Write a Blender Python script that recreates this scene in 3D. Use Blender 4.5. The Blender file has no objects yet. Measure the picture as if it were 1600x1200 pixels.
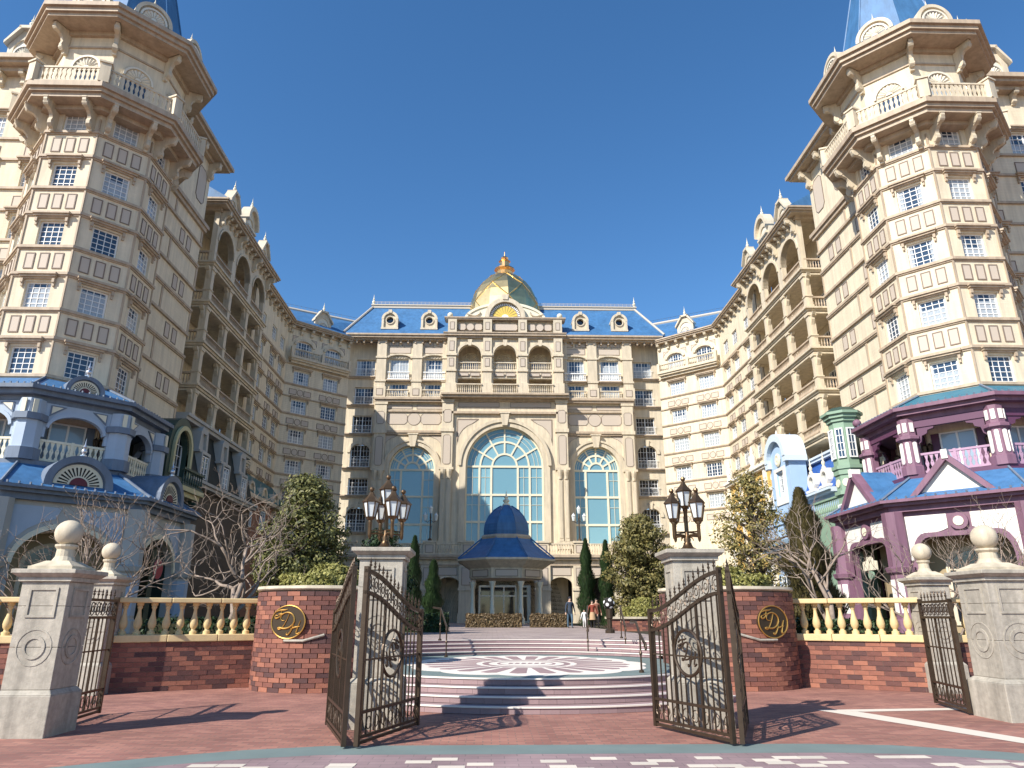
import bpy, bmesh, math, random
from math import sin, cos, pi, radians, sqrt, atan2
from mathutils import Matrix, Vector
from mathutils.geometry import tessellate_polygon
random.seed(7)
scene = bpy.context.scene
col = scene.collection

# ---------------------------------------------------------------- camera, sky, sun, exposure
FPX, PITCH, YAW, EYE = 1110.0, radians(18.06), radians(1.5), 1.55
cam_data = bpy.data.cameras.new("camera")
cam_data.sensor_width = 36.0
cam_data.lens = FPX / 1600.0 * 36.0
cam_data.clip_end = 3000.0
cam = bpy.data.objects.new("camera", cam_data)
col.objects.link(cam)
cam.location = (0, 0, EYE)
cam.rotation_euler = (radians(90) + PITCH, 0, -YAW)
scene.camera = cam

SUN_EL = radians(38.0)
SUN_DIR = Vector((-0.745, -0.667, 0)).normalized()          # horizontal direction towards the sun
world = bpy.data.worlds.new("World")
scene.world = world
world.use_nodes = True
wn = world.node_tree
bg = wn.nodes["Background"]
sky = wn.nodes.new("ShaderNodeTexSky")
sky.sky_type = 'NISHITA'
sky.sun_disc = False
sky.sun_elevation = SUN_EL
sky.sun_rotation = atan2(SUN_DIR.x, SUN_DIR.y)
sky.altitude = 0
sky.air_density = 1.0
sky.dust_density = 0.1
sky.ozone_density = 3.5
hsv = wn.nodes.new("ShaderNodeHueSaturation")                # the camera's saturated rendering of a clear winter sky
hsv.inputs["Saturation"].default_value = 1.2
wn.links.new(sky.outputs[0], hsv.inputs["Color"])
wn.links.new(hsv.outputs[0], bg.inputs[0])
bg.inputs[1].default_value = 0.115
sun_l = bpy.data.lights.new("sun", 'SUN')
sun_l.energy = 4.6
sun_l.angle = radians(0.53)
sun_l.color = (1.0, 0.945, 0.86)
sun = bpy.data.objects.new("sun", sun_l)
col.objects.link(sun)
sd = Vector((SUN_DIR.x * cos(SUN_EL), SUN_DIR.y * cos(SUN_EL), sin(SUN_EL)))
sun.rotation_euler = sd.to_track_quat('Z', 'Y').to_euler()
scene.view_settings.view_transform = 'Standard'
scene.view_settings.look = 'None'
scene.view_settings.exposure = 0.7
scene.view_settings.gamma = 1.0

def at(px, py, Y):
    """point seen at photo pixel (px,py) on the plane y = Y"""
    u, v = (px - 800) / FPX, (py - 600) / FPX
    up = -v * cos(PITCH) + sin(PITCH); fw = cos(PITCH) + v * sin(PITCH)
    x = u * cos(YAW) + fw * sin(YAW); y = -u * sin(YAW) + fw * cos(YAW)
    return Vector((x * Y / y, Y, EYE + up * Y / y))

# ---------------------------------------------------------------- materials
MATS = {}
def mat(name, color, rough=0.7, metal=0.0, vary=0.0, bump=None, rand=0.0, spec=0.4, noise_scale=1.5, stain=0.0):
    if name in MATS: return MATS[name]
    m = bpy.data.materials.new(name); m.use_nodes = True
    nt = m.node_tree; N = nt.nodes; L = nt.links
    b = N["Principled BSDF"]
    b.inputs["Roughness"].default_value = rough
    b.inputs["Metallic"].default_value = metal
    b.inputs["Specular IOR Level"].default_value = spec
    c = (*color, 1)
    tc = N.new("ShaderNodeTexCoord")
    cur = None
    rgb = N.new("ShaderNodeRGB"); rgb.outputs[0].default_value = c; cur = rgb.outputs[0]
    if rand > 0:
        oi = N.new("ShaderNodeObjectInfo")
        hs = N.new("ShaderNodeHueSaturation")
        mr = N.new("ShaderNodeMapRange"); mr.inputs[3].default_value = 1 - rand; mr.inputs[4].default_value = 1 + rand
        L.new(oi.outputs["Random"], mr.inputs[0]); L.new(mr.outputs[0], hs.inputs["Value"])
        L.new(cur, hs.inputs["Color"]); cur = hs.outputs[0]
    if vary > 0:
        nz = N.new("ShaderNodeTexNoise"); nz.inputs["Scale"].default_value = noise_scale; nz.inputs["Detail"].default_value = 6
        L.new(tc.outputs["Object"], nz.inputs["Vector"])
        hs = N.new("ShaderNodeHueSaturation")
        mr = N.new("ShaderNodeMapRange"); mr.inputs[1].default_value = .3; mr.inputs[2].default_value = .7
        mr.inputs[3].default_value = 1 - vary; mr.inputs[4].default_value = 1 + vary
        L.new(nz.outputs[0], mr.inputs[0]); L.new(mr.outputs[0], hs.inputs["Value"])
        L.new(cur, hs.inputs["Color"]); cur = hs.outputs[0]
    if stain > 0:                                              # rain streaks and soot: noise drawn out down the height
        mp = N.new("ShaderNodeMapping"); mp.inputs["Scale"].default_value = (1.7, 1.7, .16); L.new(tc.outputs["Object"], mp.inputs["Vector"])
        nz = N.new("ShaderNodeTexNoise"); nz.inputs["Scale"].default_value = 1.6; nz.inputs["Detail"].default_value = 9; nz.inputs["Roughness"].default_value = .68
        L.new(mp.outputs[0], nz.inputs["Vector"])
        hs = N.new("ShaderNodeHueSaturation")
        mr = N.new("ShaderNodeMapRange"); mr.inputs[1].default_value = .38; mr.inputs[2].default_value = .60; mr.inputs[3].default_value = 1 - stain; mr.inputs[4].default_value = 1.03
        L.new(nz.outputs[0], mr.inputs[0]); L.new(mr.outputs[0], hs.inputs["Value"]); L.new(cur, hs.inputs["Color"]); cur = hs.outputs[0]
    L.new(cur, b.inputs["Base Color"])
    if bump:
        kind, scale, strength = bump
        bp = N.new("ShaderNodeBump"); bp.inputs["Strength"].default_value = strength; bp.inputs["Distance"].default_value = .02
        if kind == 'noise':
            nz = N.new("ShaderNodeTexNoise"); nz.inputs["Scale"].default_value = scale; nz.inputs["Detail"].default_value = 5
            L.new(tc.outputs["Object"], nz.inputs["Vector"]); L.new(nz.outputs[0], bp.inputs["Height"])
        else:                                                  # horizontal boards / courses: saw-tooth over height
            sx = N.new("ShaderNodeSeparateXYZ"); L.new(tc.outputs["Object"], sx.inputs[0])
            mu = N.new("ShaderNodeMath"); mu.operation = 'MULTIPLY'; mu.inputs[1].default_value = scale; L.new(sx.outputs[2], mu.inputs[0])
            fr = N.new("ShaderNodeMath"); fr.operation = 'FRACT'; L.new(mu.outputs[0], fr.inputs[0])
            L.new(fr.outputs[0], bp.inputs["Height"]); bp.inputs["Distance"].default_value = .03
        L.new(bp.outputs[0], b.inputs["Normal"])
    MATS[name] = m
    return m

def mat_paving(name, c1, c2, mortar, scale, bw, bh, msize=.02):
    m = bpy.data.materials.new(name); m.use_nodes = True
    nt = m.node_tree; N = nt.nodes; L = nt.links
    b = N["Principled BSDF"]; b.inputs["Roughness"].default_value = .8
    tc = N.new("ShaderNodeTexCoord")
    br = N.new("ShaderNodeTexBrick"); br.inputs["Scale"].default_value = scale
    br.inputs["Color1"].default_value = (*c1, 1); br.inputs["Color2"].default_value = (*c2, 1); br.inputs["Mortar"].default_value = (*mortar, 1)
    br.inputs["Brick Width"].default_value = bw; br.inputs["Row Height"].default_value = bh; br.inputs["Mortar Size"].default_value = msize
    L.new(tc.outputs["Object"], br.inputs["Vector"])
    nz = N.new("ShaderNodeTexNoise"); nz.inputs["Scale"].default_value = .9; nz.inputs["Detail"].default_value = 8
    L.new(tc.outputs["Object"], nz.inputs["Vector"])
    mr = N.new("ShaderNodeMapRange"); mr.inputs[1].default_value = .3; mr.inputs[2].default_value = .7; mr.inputs[3].default_value = .78; mr.inputs[4].default_value = 1.2
    L.new(nz.outputs[0], mr.inputs[0])
    hs = N.new("ShaderNodeHueSaturation"); L.new(mr.outputs[0], hs.inputs["Value"]); L.new(br.outputs[0], hs.inputs["Color"])
    L.new(hs.outputs[0], b.inputs["Base Color"])
    bp = N.new("ShaderNodeBump"); bp.inputs["Strength"].default_value = .4; bp.inputs["Distance"].default_value = .01; bp.invert = True
    L.new(br.outputs["Fac"], bp.inputs["Height"]); L.new(bp.outputs[0], b.inputs["Normal"])
    MATS[name] = m
    return m

CREAM = mat("cream_siding", (.72, .625, .46), .75, vary=.05, stain=.16, bump=('board', 5.0, .5))
STUCCO = mat("cream_stucco", (.66, .565, .415), .8, vary=.06, stain=.20, bump=('noise', 25, .15))
TRIM = mat("tan_trim", (.47, .37, .265), .65, vary=.07, stain=.2)
TRIM2 = mat("pale_trim", (.62, .53, .39), .65, vary=.05, stain=.2)
PANELC = mat("panel_taupe", (.52, .44, .355), .7)
PANELD = mat("panel_outline", (.21, .16, .125), .7)
WHITE = mat("white_frame", (.78, .78, .76), .5)
SHELL = mat("shell_white", (.70, .64, .52), .6)
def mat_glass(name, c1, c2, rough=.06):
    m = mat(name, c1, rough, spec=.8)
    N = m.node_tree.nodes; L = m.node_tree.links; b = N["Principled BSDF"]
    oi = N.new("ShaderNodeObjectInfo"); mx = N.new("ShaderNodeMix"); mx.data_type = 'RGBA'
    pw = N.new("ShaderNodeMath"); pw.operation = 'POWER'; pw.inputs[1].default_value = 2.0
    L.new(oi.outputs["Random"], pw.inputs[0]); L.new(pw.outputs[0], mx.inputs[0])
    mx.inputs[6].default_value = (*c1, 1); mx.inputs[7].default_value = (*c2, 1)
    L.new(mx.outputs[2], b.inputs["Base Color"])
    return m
def curtains(m, c_dark, c_cur):
    """net curtains: pale to the sides and from the sill up to a height that differs from window to window"""
    N = m.node_tree.nodes; L = m.node_tree.links; b = N["Principled BSDF"]
    tc = N.new("ShaderNodeTexCoord"); sx = N.new("ShaderNodeSeparateXYZ"); L.new(tc.outputs["Generated"], sx.inputs[0]); oi = N.new("ShaderNodeObjectInfo")
    def mth(op, *args):
        n = N.new("ShaderNodeMath"); n.operation = op
        for k, q in enumerate(args):
            if isinstance(q, (int, float)): n.inputs[k].default_value = q
            else: L.new(q, n.inputs[k])
        return n.outputs[0]
    r = oi.outputs["Random"]; r2 = mth('FRACT', mth('MULTIPLY', r, 7.31))
    side = mth('GREATER_THAN', mth('ABSOLUTE', mth('SUBTRACT', sx.outputs[0], .5)), mth('MULTIPLY_ADD', r, .26, .2))
    low = mth('LESS_THAN', sx.outputs[2], mth('MULTIPLY_ADD', r2, 1.7, -.55))
    msk = mth('MAXIMUM', mth('MULTIPLY', side, mth('GREATER_THAN', r2, .35)), low)
    wv = N.new("ShaderNodeTexWave"); wv.inputs["Scale"].default_value = 5.0; wv.inputs["Distortion"].default_value = 1.5; L.new(tc.outputs["Object"], wv.inputs["Vector"])
    fac = mth('MULTIPLY', msk, mth('MULTIPLY_ADD', wv.outputs["Fac"], .35, .5))
    mx = N.new("ShaderNodeMix"); mx.data_type = 'RGBA'; L.new(fac, mx.inputs[0]); mx.inputs[6].default_value = (*c_dark, 1); mx.inputs[7].default_value = (*c_cur, 1)
    L.new(mx.outputs[2], b.inputs["Base Color"])
GLASS = mat_glass("window_glass", (.045, .075, .12), (.48, .54, .56))
curtains(GLASS, (.035, .06, .10), (.52, .56, .58))
GLASS_BIG = mat_glass("hall_glass", (.15, .30, .37), (.22, .40, .46))  # blue of the reflected sky put into the base colour, with blinds behind tinted glass
GLASS_DARK = mat("dark_glass", (.012, .015, .022), .05, spec=.8)
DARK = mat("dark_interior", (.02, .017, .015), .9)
ROOF = mat("blue_roof", (.055, .16, .325), .55, vary=.12, stain=.2, bump=('board', 4.0, .9), noise_scale=.7)
RIDGE = mat("ridge_metal", (.50, .44, .36), .45)
GOLD = mat("gold_leaf", (.80, .60, .28), .34, metal=1.0, vary=.12, noise_scale=1.2)
COPPER = mat("copper_gilt", (.78, .42, .18), .3, metal=1.0)
YELLOW = mat("sunburst_yellow", (.70, .50, .10), .5)
SLATEBLUE = mat("slate_blue_paint", (.15, .185, .24), .6, vary=.07, stain=.2)
PALEBLUE = mat("pale_blue_paint", (.37, .44, .53), .55, vary=.05)
BLUEWALL = mat("grey_blue_stucco", (.42, .41, .38), .75, vary=.05)
IVORY = mat("ivory_paint", (.72, .66, .50), .6, vary=.04)
PURPLE = mat("purple_paint", (.205, .105, .15), .6, vary=.07, stain=.2)
PURPLED = mat("dark_purple_paint", (.10, .035, .075), .5)
PANELW = mat("white_stucco", (.76, .72, .65), .75, stain=.12, vary=.03)
GREEN = mat("sage_green_paint", (.22, .32, .23), .55, vary=.05)
DGREEN = mat("dark_green_paint", (.035, .065, .05), .5, vary=.08)
SLATE = mat("dark_slate", (.022, .028, .026), .75, vary=.2, bump=('board', 5.0, .6))
SKYBLUE = mat("sky_blue_paint", (.36, .50, .68), .55, vary=.04)
YELLOWP = mat("ochre_paint", (.66, .42, .12), .6, vary=.05)
MAROON = mat("maroon", (.12, .02, .03), .6)
GRANITE = mat("granite", (.40, .36, .295), .75, stain=.3, vary=.14, bump=('noise', 60, .25), noise_scale=14)
LIME = mat("limestone", (.53, .455, .335), .75, stain=.25, vary=.10, bump=('noise', 40, .15), noise_scale=6)
BALU = mat("yellow_limestone", (.62, .47, .24), .7, vary=.10, noise_scale=5)
BRICK = mat("red_brick", (.235, .082, .052), .85, rand=.15, vary=.14, bump=('noise', 30, .3), noise_scale=9)
MORTAR = mat("mortar", (.26, .19, .155), .9)
_n = BRICK.node_tree.nodes; _l = BRICK.node_tree.links
_oi = _n.new("ShaderNodeObjectInfo"); _cr = _n.new("ShaderNodeValToRGB"); _l.new(_oi.outputs["Random"], _cr.inputs[0])
_cr.color_ramp.elements[0].color = (.105, .052, .048, 1); _cr.color_ramp.elements[0].position = .05
_cr.color_ramp.elements[1].color = (.29, .118, .075, 1); _cr.color_ramp.elements[1].position = .95
_e = _cr.color_ramp.elements.new(.45); _e.color = (.20, .078, .057, 1)
_h = [x for x in _n if x.bl_idname == "ShaderNodeHueSaturation"]
_first = [x for x in _h if not any(k.from_node in _h for k in x.inputs["Color"].links)][0]
_l.new(_cr.outputs[0], _first.inputs["Color"])
IRON = mat("bronze_iron", (.070, .048, .032), .42, metal=.55, vary=.15, noise_scale=8)
BRONZE = mat("brass_bronze", (.13, .082, .045), .4, metal=.8, vary=.2, noise_scale=9)
FROST = mat("frosted_glass", (.62, .66, .66), .35)
PLAQUE = mat("bronze_plaque", (.060, .042, .025), .45, metal=.5)
GILT = mat("gilt_letter", (.62, .36, .09), .35, metal=.75)
MAUVE = mat("mauve_tile", (.30, .205, .205), .7, rand=.10, vary=.07, noise_scale=3)
NOSE = mat("white_nosing", (.74, .68, .60), .6, vary=.05)
TEAL = mat("teal_paver", (.155, .20, .19), .75, vary=.08, noise_scale=2)
TILEW = mat("cream_tile", (.62, .55, .46), .65, rand=.12)
PAVE_RED = mat_paving("red_brick_paving", (.36, .165, .12), (.24, .10, .078), (.20, .12, .095), 1.0, .22, .11, .008)
PAVE_MAUVE = mat_paving("mauve_paving", (.29, .20, .20), (.25, .17, .175), (.19, .14, .14), 1.0, .30, .15, .006)
PAVE_UP = mat_paving("court_paving", (.36, .29, .26), (.30, .235, .22), (.22, .18, .16), 1.0, .4, .4, .01)
SOIL = mat("planting_soil", (.035, .03, .015), .95, vary=.3, bump=('noise', 5, .8))
BARK = mat("bark", (.26, .20, .155), .85, vary=.25, noise_scale=10)
BARKD = mat("dark_bark", (.07, .05, .035), .9)
def mat_leaf(name, c1, c2, trans=.25):
    m = mat(name, c1, .55, spec=.3)
    N = m.node_tree.nodes; L = m.node_tree.links; b = N["Principled BSDF"]
    gi = N.new("ShaderNodeNewGeometry"); mx = N.new("ShaderNodeMix"); mx.data_type = 'RGBA'
    L.new(gi.outputs["Random Per Island"], mx.inputs[0])
    mx.inputs[6].default_value = (*c1, 1); mx.inputs[7].default_value = (*c2, 1)
    L.new(mx.outputs[2], b.inputs["Base Color"])
    return m
LEAF = mat_leaf("leaf_olive", (.045, .055, .016), (.19, .18, .055))
LEAF2 = mat_leaf("leaf_bronze_green", (.07, .07, .02), (.22, .18, .06))
LEAFC = mat_leaf("cypress_green", (.012, .030, .010), (.035, .065, .02))
LEAFB = mat_leaf("conifer_brown_green", (.045, .040, .014), (.11, .085, .03))
LEAFH = mat_leaf("hedge_yellow_green", (.14, .14, .03), (.32, .29, .09))
LEAFR = mat_leaf("hedge_russet", (.07, .045, .022), (.20, .14, .07))
LEAFY = mat_leaf("leaf_gold", (.10, .10, .03), (.36, .27, .09))

# ---------------------------------------------------------------- mesh builder
class MB:
    def __init__(s): s.v, s.f, s.m = [], [], []
    def add(s, vs, fs, k=0):
        b = len(s.v); s.v += [tuple(v) for v in vs]
        s.f += [tuple(i + b for i in f) for f in fs]; s.m += [k] * len(fs)
        return s
    def box(s, x0, x1, y0, y1, z0, z1, k=0):
        return s.add([(x0, y0, z0), (x1, y0, z0), (x1, y1, z0), (x0, y1, z0), (x0, y0, z1), (x1, y0, z1), (x1, y1, z1), (x0, y1, z1)],
                     [(0, 3, 2, 1), (4, 5, 6, 7), (0, 1, 5, 4), (1, 2, 6, 5), (2, 3, 7, 6), (3, 0, 4, 7)], k)
    def frustum(s, x, y, z0, z1, a0, a1, b0=None, b1=None, k=0):
        b0 = a0 if b0 is None else b0; b1 = a1 if b1 is None else b1
        return s.add([(x-a0, y-b0, z0), (x+a0, y-b0, z0), (x+a0, y+b0, z0), (x-a0, y+b0, z0), (x-a1, y-b1, z1), (x+a1, y-b1, z1), (x+a1, y+b1, z1), (x-a1, y+b1, z1)],
                     [(0, 3, 2, 1), (4, 5, 6, 7), (0, 1, 5, 4), (1, 2, 6, 5), (2, 3, 7, 6), (3, 0, 4, 7)], k)
    def plate(s, outer, holes=(), y0=0.0, y1=.2, k=0, k2=None):
        """polygon (x,z) with holes, front face at y0, back at y1; k2: material of the reveals"""
        loops = [list(outer)] + [list(h) for h in holes]
        tris = tessellate_polygon([[Vector((p[0], p[1], 0)) for p in lp] for lp in loops])
        flat = [p for lp in loops for p in lp]; n = len(flat)
        vs = [(p[0], y0, p[1]) for p in flat] + [(p[0], y1, p[1]) for p in flat]
        fs = []
        for t in tris:
            a, b, c = (flat[i] for i in t)
            ccw = (b[0]-a[0])*(c[1]-a[1]) - (b[1]-a[1])*(c[0]-a[0]) > 0
            q = t if ccw else (t[0], t[2], t[1])
            fs.append(tuple(q)); fs.append((q[0]+n, q[2]+n, q[1]+n))
        s.add(vs, fs, k)
        base = 0; sd = []
        for lp in loops:
            m = len(lp); ar = sum(lp[i][0]*lp[(i+1) % m][1] - lp[(i+1) % m][0]*lp[i][1] for i in range(m))
            first = base == 0
            for i in range(m):
                a, b = base + i, base + (i + 1) % m
                if (ar > 0) != first: a, b = b, a
                sd.append((b, a, a + n, b + n))
            base += m
        b0 = len(s.v) - len(vs)
        s.f += [tuple(i + b0 for i in f) for f in sd]; s.m += [k if k2 is None else k2] * len(sd)
        return s
    def prism(s, poly, z0, z1, k=0, poly1=None):
        """horizontal polygon (x,y) ccw extruded in z"""
        n = len(poly); p1 = poly1 or poly
        return s.add([(p[0], p[1], z0) for p in poly] + [(p[0], p[1], z1) for p in p1],
                     [tuple(range(n))[::-1], tuple(range(n, 2*n))] + [(i, (i+1) % n, (i+1) % n + n, i + n) for i in range(n)], k)
    def lathe(s, prof, seg=16, x=0, y=0, k=0, a0=0.0, a1=2*pi, cap=True):
        full = abs(a1 - a0 - 2*pi) < 1e-6; ns = seg if full else seg + 1
        vs = [(x + r*cos(a0 + (a1-a0)*j/seg), y + r*sin(a0 + (a1-a0)*j/seg), z) for r, z in prof for j in range(ns)]
        fs = []
        for i in range(len(prof)-1):
            for j in range(seg):
                j2 = (j+1) % ns
                fs.append((i*ns+j, i*ns+j2, (i+1)*ns+j2, (i+1)*ns+j))
        if cap and full:
            if prof[0][0] > 1e-4: fs.append(tuple(range(ns))[::-1])
            if prof[-1][0] > 1e-4: fs.append(tuple(range((len(prof)-1)*ns, len(prof)*ns)))
        return s.add(vs, fs, k)
    def tube(s, pts, r, seg=6, k=0, closed=False):
        pts = [Vector(p) for p in pts]; n = len(pts); rs = r if isinstance(r, (list, tuple)) else [r]*n
        vs = []; ref = None
        for i in range(n):
            if closed: d = pts[(i+1) % n] - pts[i-1]
            else: d = pts[min(i+1, n-1)] - pts[max(i-1, 0)]
            d.normalize()
            if ref is None or abs(ref.dot(d)) > .95: ref = Vector((0, 0, 1)) if abs(d.z) < .9 else Vector((1, 0, 0))
            a = d.cross(ref).normalized(); b = d.cross(a).normalized(); ref = -b if b.dot(ref) < 0 else b
            vs += [pts[i] + (a*cos(2*pi*j/seg) + b*sin(2*pi*j/seg))*rs[i] for j in range(seg)]
        fs = []
        for i in range(n if closed else n-1):
            i2 = (i+1) % n
            for j in range(seg):
                j2 = (j+1) % seg
                fs.append((i*seg+j, i*seg+j2, i2*seg+j2, i2*seg+j))
        if not closed: fs += [tuple(range(seg))[::-1], tuple(range((n-1)*seg, n*seg))]
        return s.add(vs, fs, k)
    def strip(s, pts, o0, o1, z0, z1, k=0, z0b=None, z1b=None):
        """wall-following bar: pts left-to-right seen from outside, from offset o0 to o1 outward; z0b,z1b heights at the outer side"""
        z0b = z0 if z0b is None else z0b; z1b = z1 if z1b is None else z1b
        a = offset(pts, o0); b = offset(pts, o1); n = len(pts)
        vs = []
        for i in range(n): vs += [(a[i][0], a[i][1], z0), (b[i][0], b[i][1], z0b), (b[i][0], b[i][1], z1b), (a[i][0], a[i][1], z1)]
        fs = [(0, 3, 2, 1), (4*n-4, 4*n-3, 4*n-2, 4*n-1)]
        for i in range(n-1):
            q = 4*i
            for e in range(4):
                e2 = (e+1) % 4
                fs.append((q+e, q+e2, q+4+e2, q+4+e))
        return s.add(vs, fs, k)
    def xf(s, M):
        s.v = [tuple(M @ Vector(v)) for v in s.v]; return s
    def merge(s, o, M=None, k=None):
        vs = [tuple(M @ Vector(v)) for v in o.v] if M else o.v
        b = len(s.v); s.v += vs; s.f += [tuple(i+b for i in f) for f in o.f]; s.m += [(k if k is not None else x) for x in o.m]
        return s
    def mesh(s, name, *mats, smooth=False, fix=True):
        me = bpy.data.meshes.new(name)
        me.from_pydata(s.v, [], s.f)
        for m in mats: me.materials.append(m)
        if len(mats) > 1: me.polygons.foreach_set("material_index", s.m)
        if fix:
            bm = bmesh.new(); bm.from_mesh(me); bmesh.ops.recalc_face_normals(bm, faces=bm.faces); bm.to_mesh(me); bm.free()
        if smooth:
            me.polygons.foreach_set("use_smooth", [True]*len(me.polygons))
            if smooth != 'all': me.set_sharp_from_angle(angle=radians(40))
        me.update()
        return me

def offset(pts, o):
    out = []; n = len(pts)
    for i in range(n):
        ns = []
        for a, b in ((i-1, i), (i, i+1)):
            if a < 0 or b >= n: continue
            d = Vector((pts[b][0]-pts[a][0], pts[b][1]-pts[a][1])).normalized(); ns.append(Vector((d.y, -d.x)))
        if len(ns) == 1: v = ns[0]
        else:
            v = (ns[0] + ns[1]); v = v / max(.3, v.length_squared) * 2
        out.append((pts[i][0] + v.x*o, pts[i][1] + v.y*o))
    return out

WM = {}
def O(name, me, parent=None, M=None, smooth=None):
    o = bpy.data.objects.new(name, me); col.objects.link(o)
    M = M or Matrix()
    WM[o] = M
    if parent is not None:
        o.parent = parent; o.matrix_basis = WM[parent].inverted() @ M
    else: o.matrix_basis = M
    return o
def T(x, y, z=0.0, rz=0.0): return Matrix.Translation((x, y, z)) @ Matrix.Rotation(rz, 4, 'Z')
def thing(name, label, cat, M=None, group=None):
    o = O(name, None, None, M or Matrix()); o.empty_display_size = .2
    o["label"] = label; o["category"] = cat
    if group: o["group"] = group
    return o
def tag(o, label, cat, group=None):
    o["label"] = label; o["category"] = cat
    if group: o["group"] = group
    return o
def structure(o): o["kind"] = "structure"; return o

class Wall:
    """vertical wall from p0 to p1 (left to right seen from outside)"""
    def __init__(s, p0, p1):
        s.p0, s.p1 = p0, p1; s.a = atan2(p1[1]-p0[1], p1[0]-p0[0]); s.w = sqrt((p1[0]-p0[0])**2 + (p1[1]-p0[1])**2)
    def M(s, u=0.0, z=0.0, d=0.0):
        c, n = cos(s.a), sin(s.a)
        return T(s.p0[0] + c*u + n*d, s.p0[1] + n*u - c*d, z, s.a)

def rect(x0, x1, z0, z1): return [(x0, z0), (x1, z0), (x1, z1), (x0, z1)]
def arch(cx, hw, z0, zs, rise=None, n=16):
    """opening with a round head: bottom z0, spring zs"""
    r = hw if rise is None else rise
    return [(cx-hw, z0), (cx+hw, z0)] + [(cx + hw*cos(pi*i/n), zs + r*sin(pi*i/n)) for i in range(n+1)]

CACHE = {}
def cached(key, fn):
    if key not in CACHE: CACHE[key] = fn()
    return CACHE[key]

# ---------------------------------------------------------------- shared architectural pieces (all face -y)
def frame_mesh(w, h, nx, nz, mull=0, headed=False):
    def fn():
        b = MB(); t = .07
        b.plate(rect(-w/2, w/2, 0, h), [rect(-w/2+t, w/2-t, t, h-t)], 0, .08)
        for i in range(1, nx): 
            x = -w/2 + w*i/nx; q = .045 if (mull and i % mull == 0) else .016
            b.box(x-q, x+q, .012 if q < .02 else .005, .06, t, h-t)
        for j in range(1, nz):
            z = h*j/nz; b.box(-w/2+t, w/2-t, .014, .058, z-.016, z+.016)
        return b.mesh("window_frame", WHITE)
    return cached(("fr", w, h, nx, nz, mull), fn)
def pane_mesh(w, h, m):
    return cached(("pn", w, h, m.name), lambda: MB().box(-w/2+.05, w/2-.05, 0, .01, .05, h-.05).mesh("pane", m))
def hood_mesh(w):
    def fn():
        b = MB(); e = w/2 + .28
        b.box(-e, e, -.30, 0, .16, .26); b.box(-e+.05, e-.05, -.22, 0, .06, .16); b.box(-e+.1, e-.1, -.12, 0, -.02, .06)
        for sx in (-1, 1):
            x = sx*(w/2 + .13)
            b.box(x-.06, x+.06, -.16, 0, -.22, -.02); b.box(x-.05, x+.05, -.10, 0, -.40, -.22)
        return b.mesh("window_hood", TRIM)
    return cached(("hd", w), fn)
def surround_mesh(w, h):
    def fn():
        t = .14
        return MB().plate(rect(-w/2-t, w/2+t, -.0, h+t), [rect(-w/2, w/2, .001, h)], -.04, .03).mesh("window_surround", TRIM2)
    return cached(("sr", w, h), fn)
def add_window(th, wl, u, z, w, h, nx, nz, mull=0, hood=True, glass=None, depth=.12, sur=False):
    f = O("window", frame_mesh(w, h, nx, nz, mull), th, wl.M(u, z, -depth))
    O("pane", pane_mesh(w, h, glass or GLASS), f, wl.M(u, z, -depth-.04))
    if hood: O("window_hood", hood_mesh(w), th, wl.M(u, z+h+.12, .002))
    if sur: O("window_surround", surround_mesh(w, h), th, wl.M(u, z, .002))
    return f
def panel_mesh(w, h, shape='rect'):
    def fn():
        b = MB(); t = .05
        if shape == 'rect': outer = rect(-w/2, w/2, 0, h); inner = rect(-w/2+t, w/2-t, t, h-t)
        elif shape == 'cut':
            c = min(w, h)*.22
            def oc(e): return [(-w/2+c, e), (w/2-c, e), (w/2-e, c), (w/2-e, h-c), (w/2-c, h-e), (-w/2+c, h-e), (-w/2+e, h-c), (-w/2+e, c)]
            outer, inner = oc(0), oc(t)
        elif shape == 'circle':
            outer = [(w/2*cos(2*pi*i/20), h/2 + w/2*sin(2*pi*i/20)) for i in range(20)]; inner = [((w/2-t)*cos(2*pi*i/20), h/2 + (w/2-t)*sin(2*pi*i/20)) for i in range(20)]
        elif shape == 'spandrelL':                             # concave corner triangle, right angle top-left
            outer = [(0, 0), (0, -h)] + [(w*.0 + w*(1-cos(a)), -h + h*.86*sin(a)) for a in [pi/2*i/6 for i in range(1, 6)]] + [(w, -h*.02), (w, 0)]
            outer = outer[::-1]; cx, cz = w*.28, -h*.28; inner = [(cx + (p[0]-cx)*.84, cz + (p[1]-cz)*.84) for p in outer]
        elif shape == 'spandrelR':
            outer = [(0, 0), (0, -h)] + [(-w*(1-cos(a)), -h + h*.86*sin(a)) for a in [pi/2*i/6 for i in range(1, 6)]] + [(-w, -h*.02), (-w, 0)]
            cx, cz = -w*.28, -h*.28; inner = [(cx + (p[0]-cx)*.84, cz + (p[1]-cz)*.84) for p in outer]
        b.plate(outer, [inner], -.035, .02, k=1); b.plate(inner, [], -.02, .02, k=0)
        return b.mesh("panel", PANELC, PANELD)
    return cached(("pl", w, h, shape), fn)
def add_panel(th, wl, u, z, w, h, shape='rect'): return O("panel", panel_mesh(w, h, shape), th, wl.M(u, z, .003))
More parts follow.
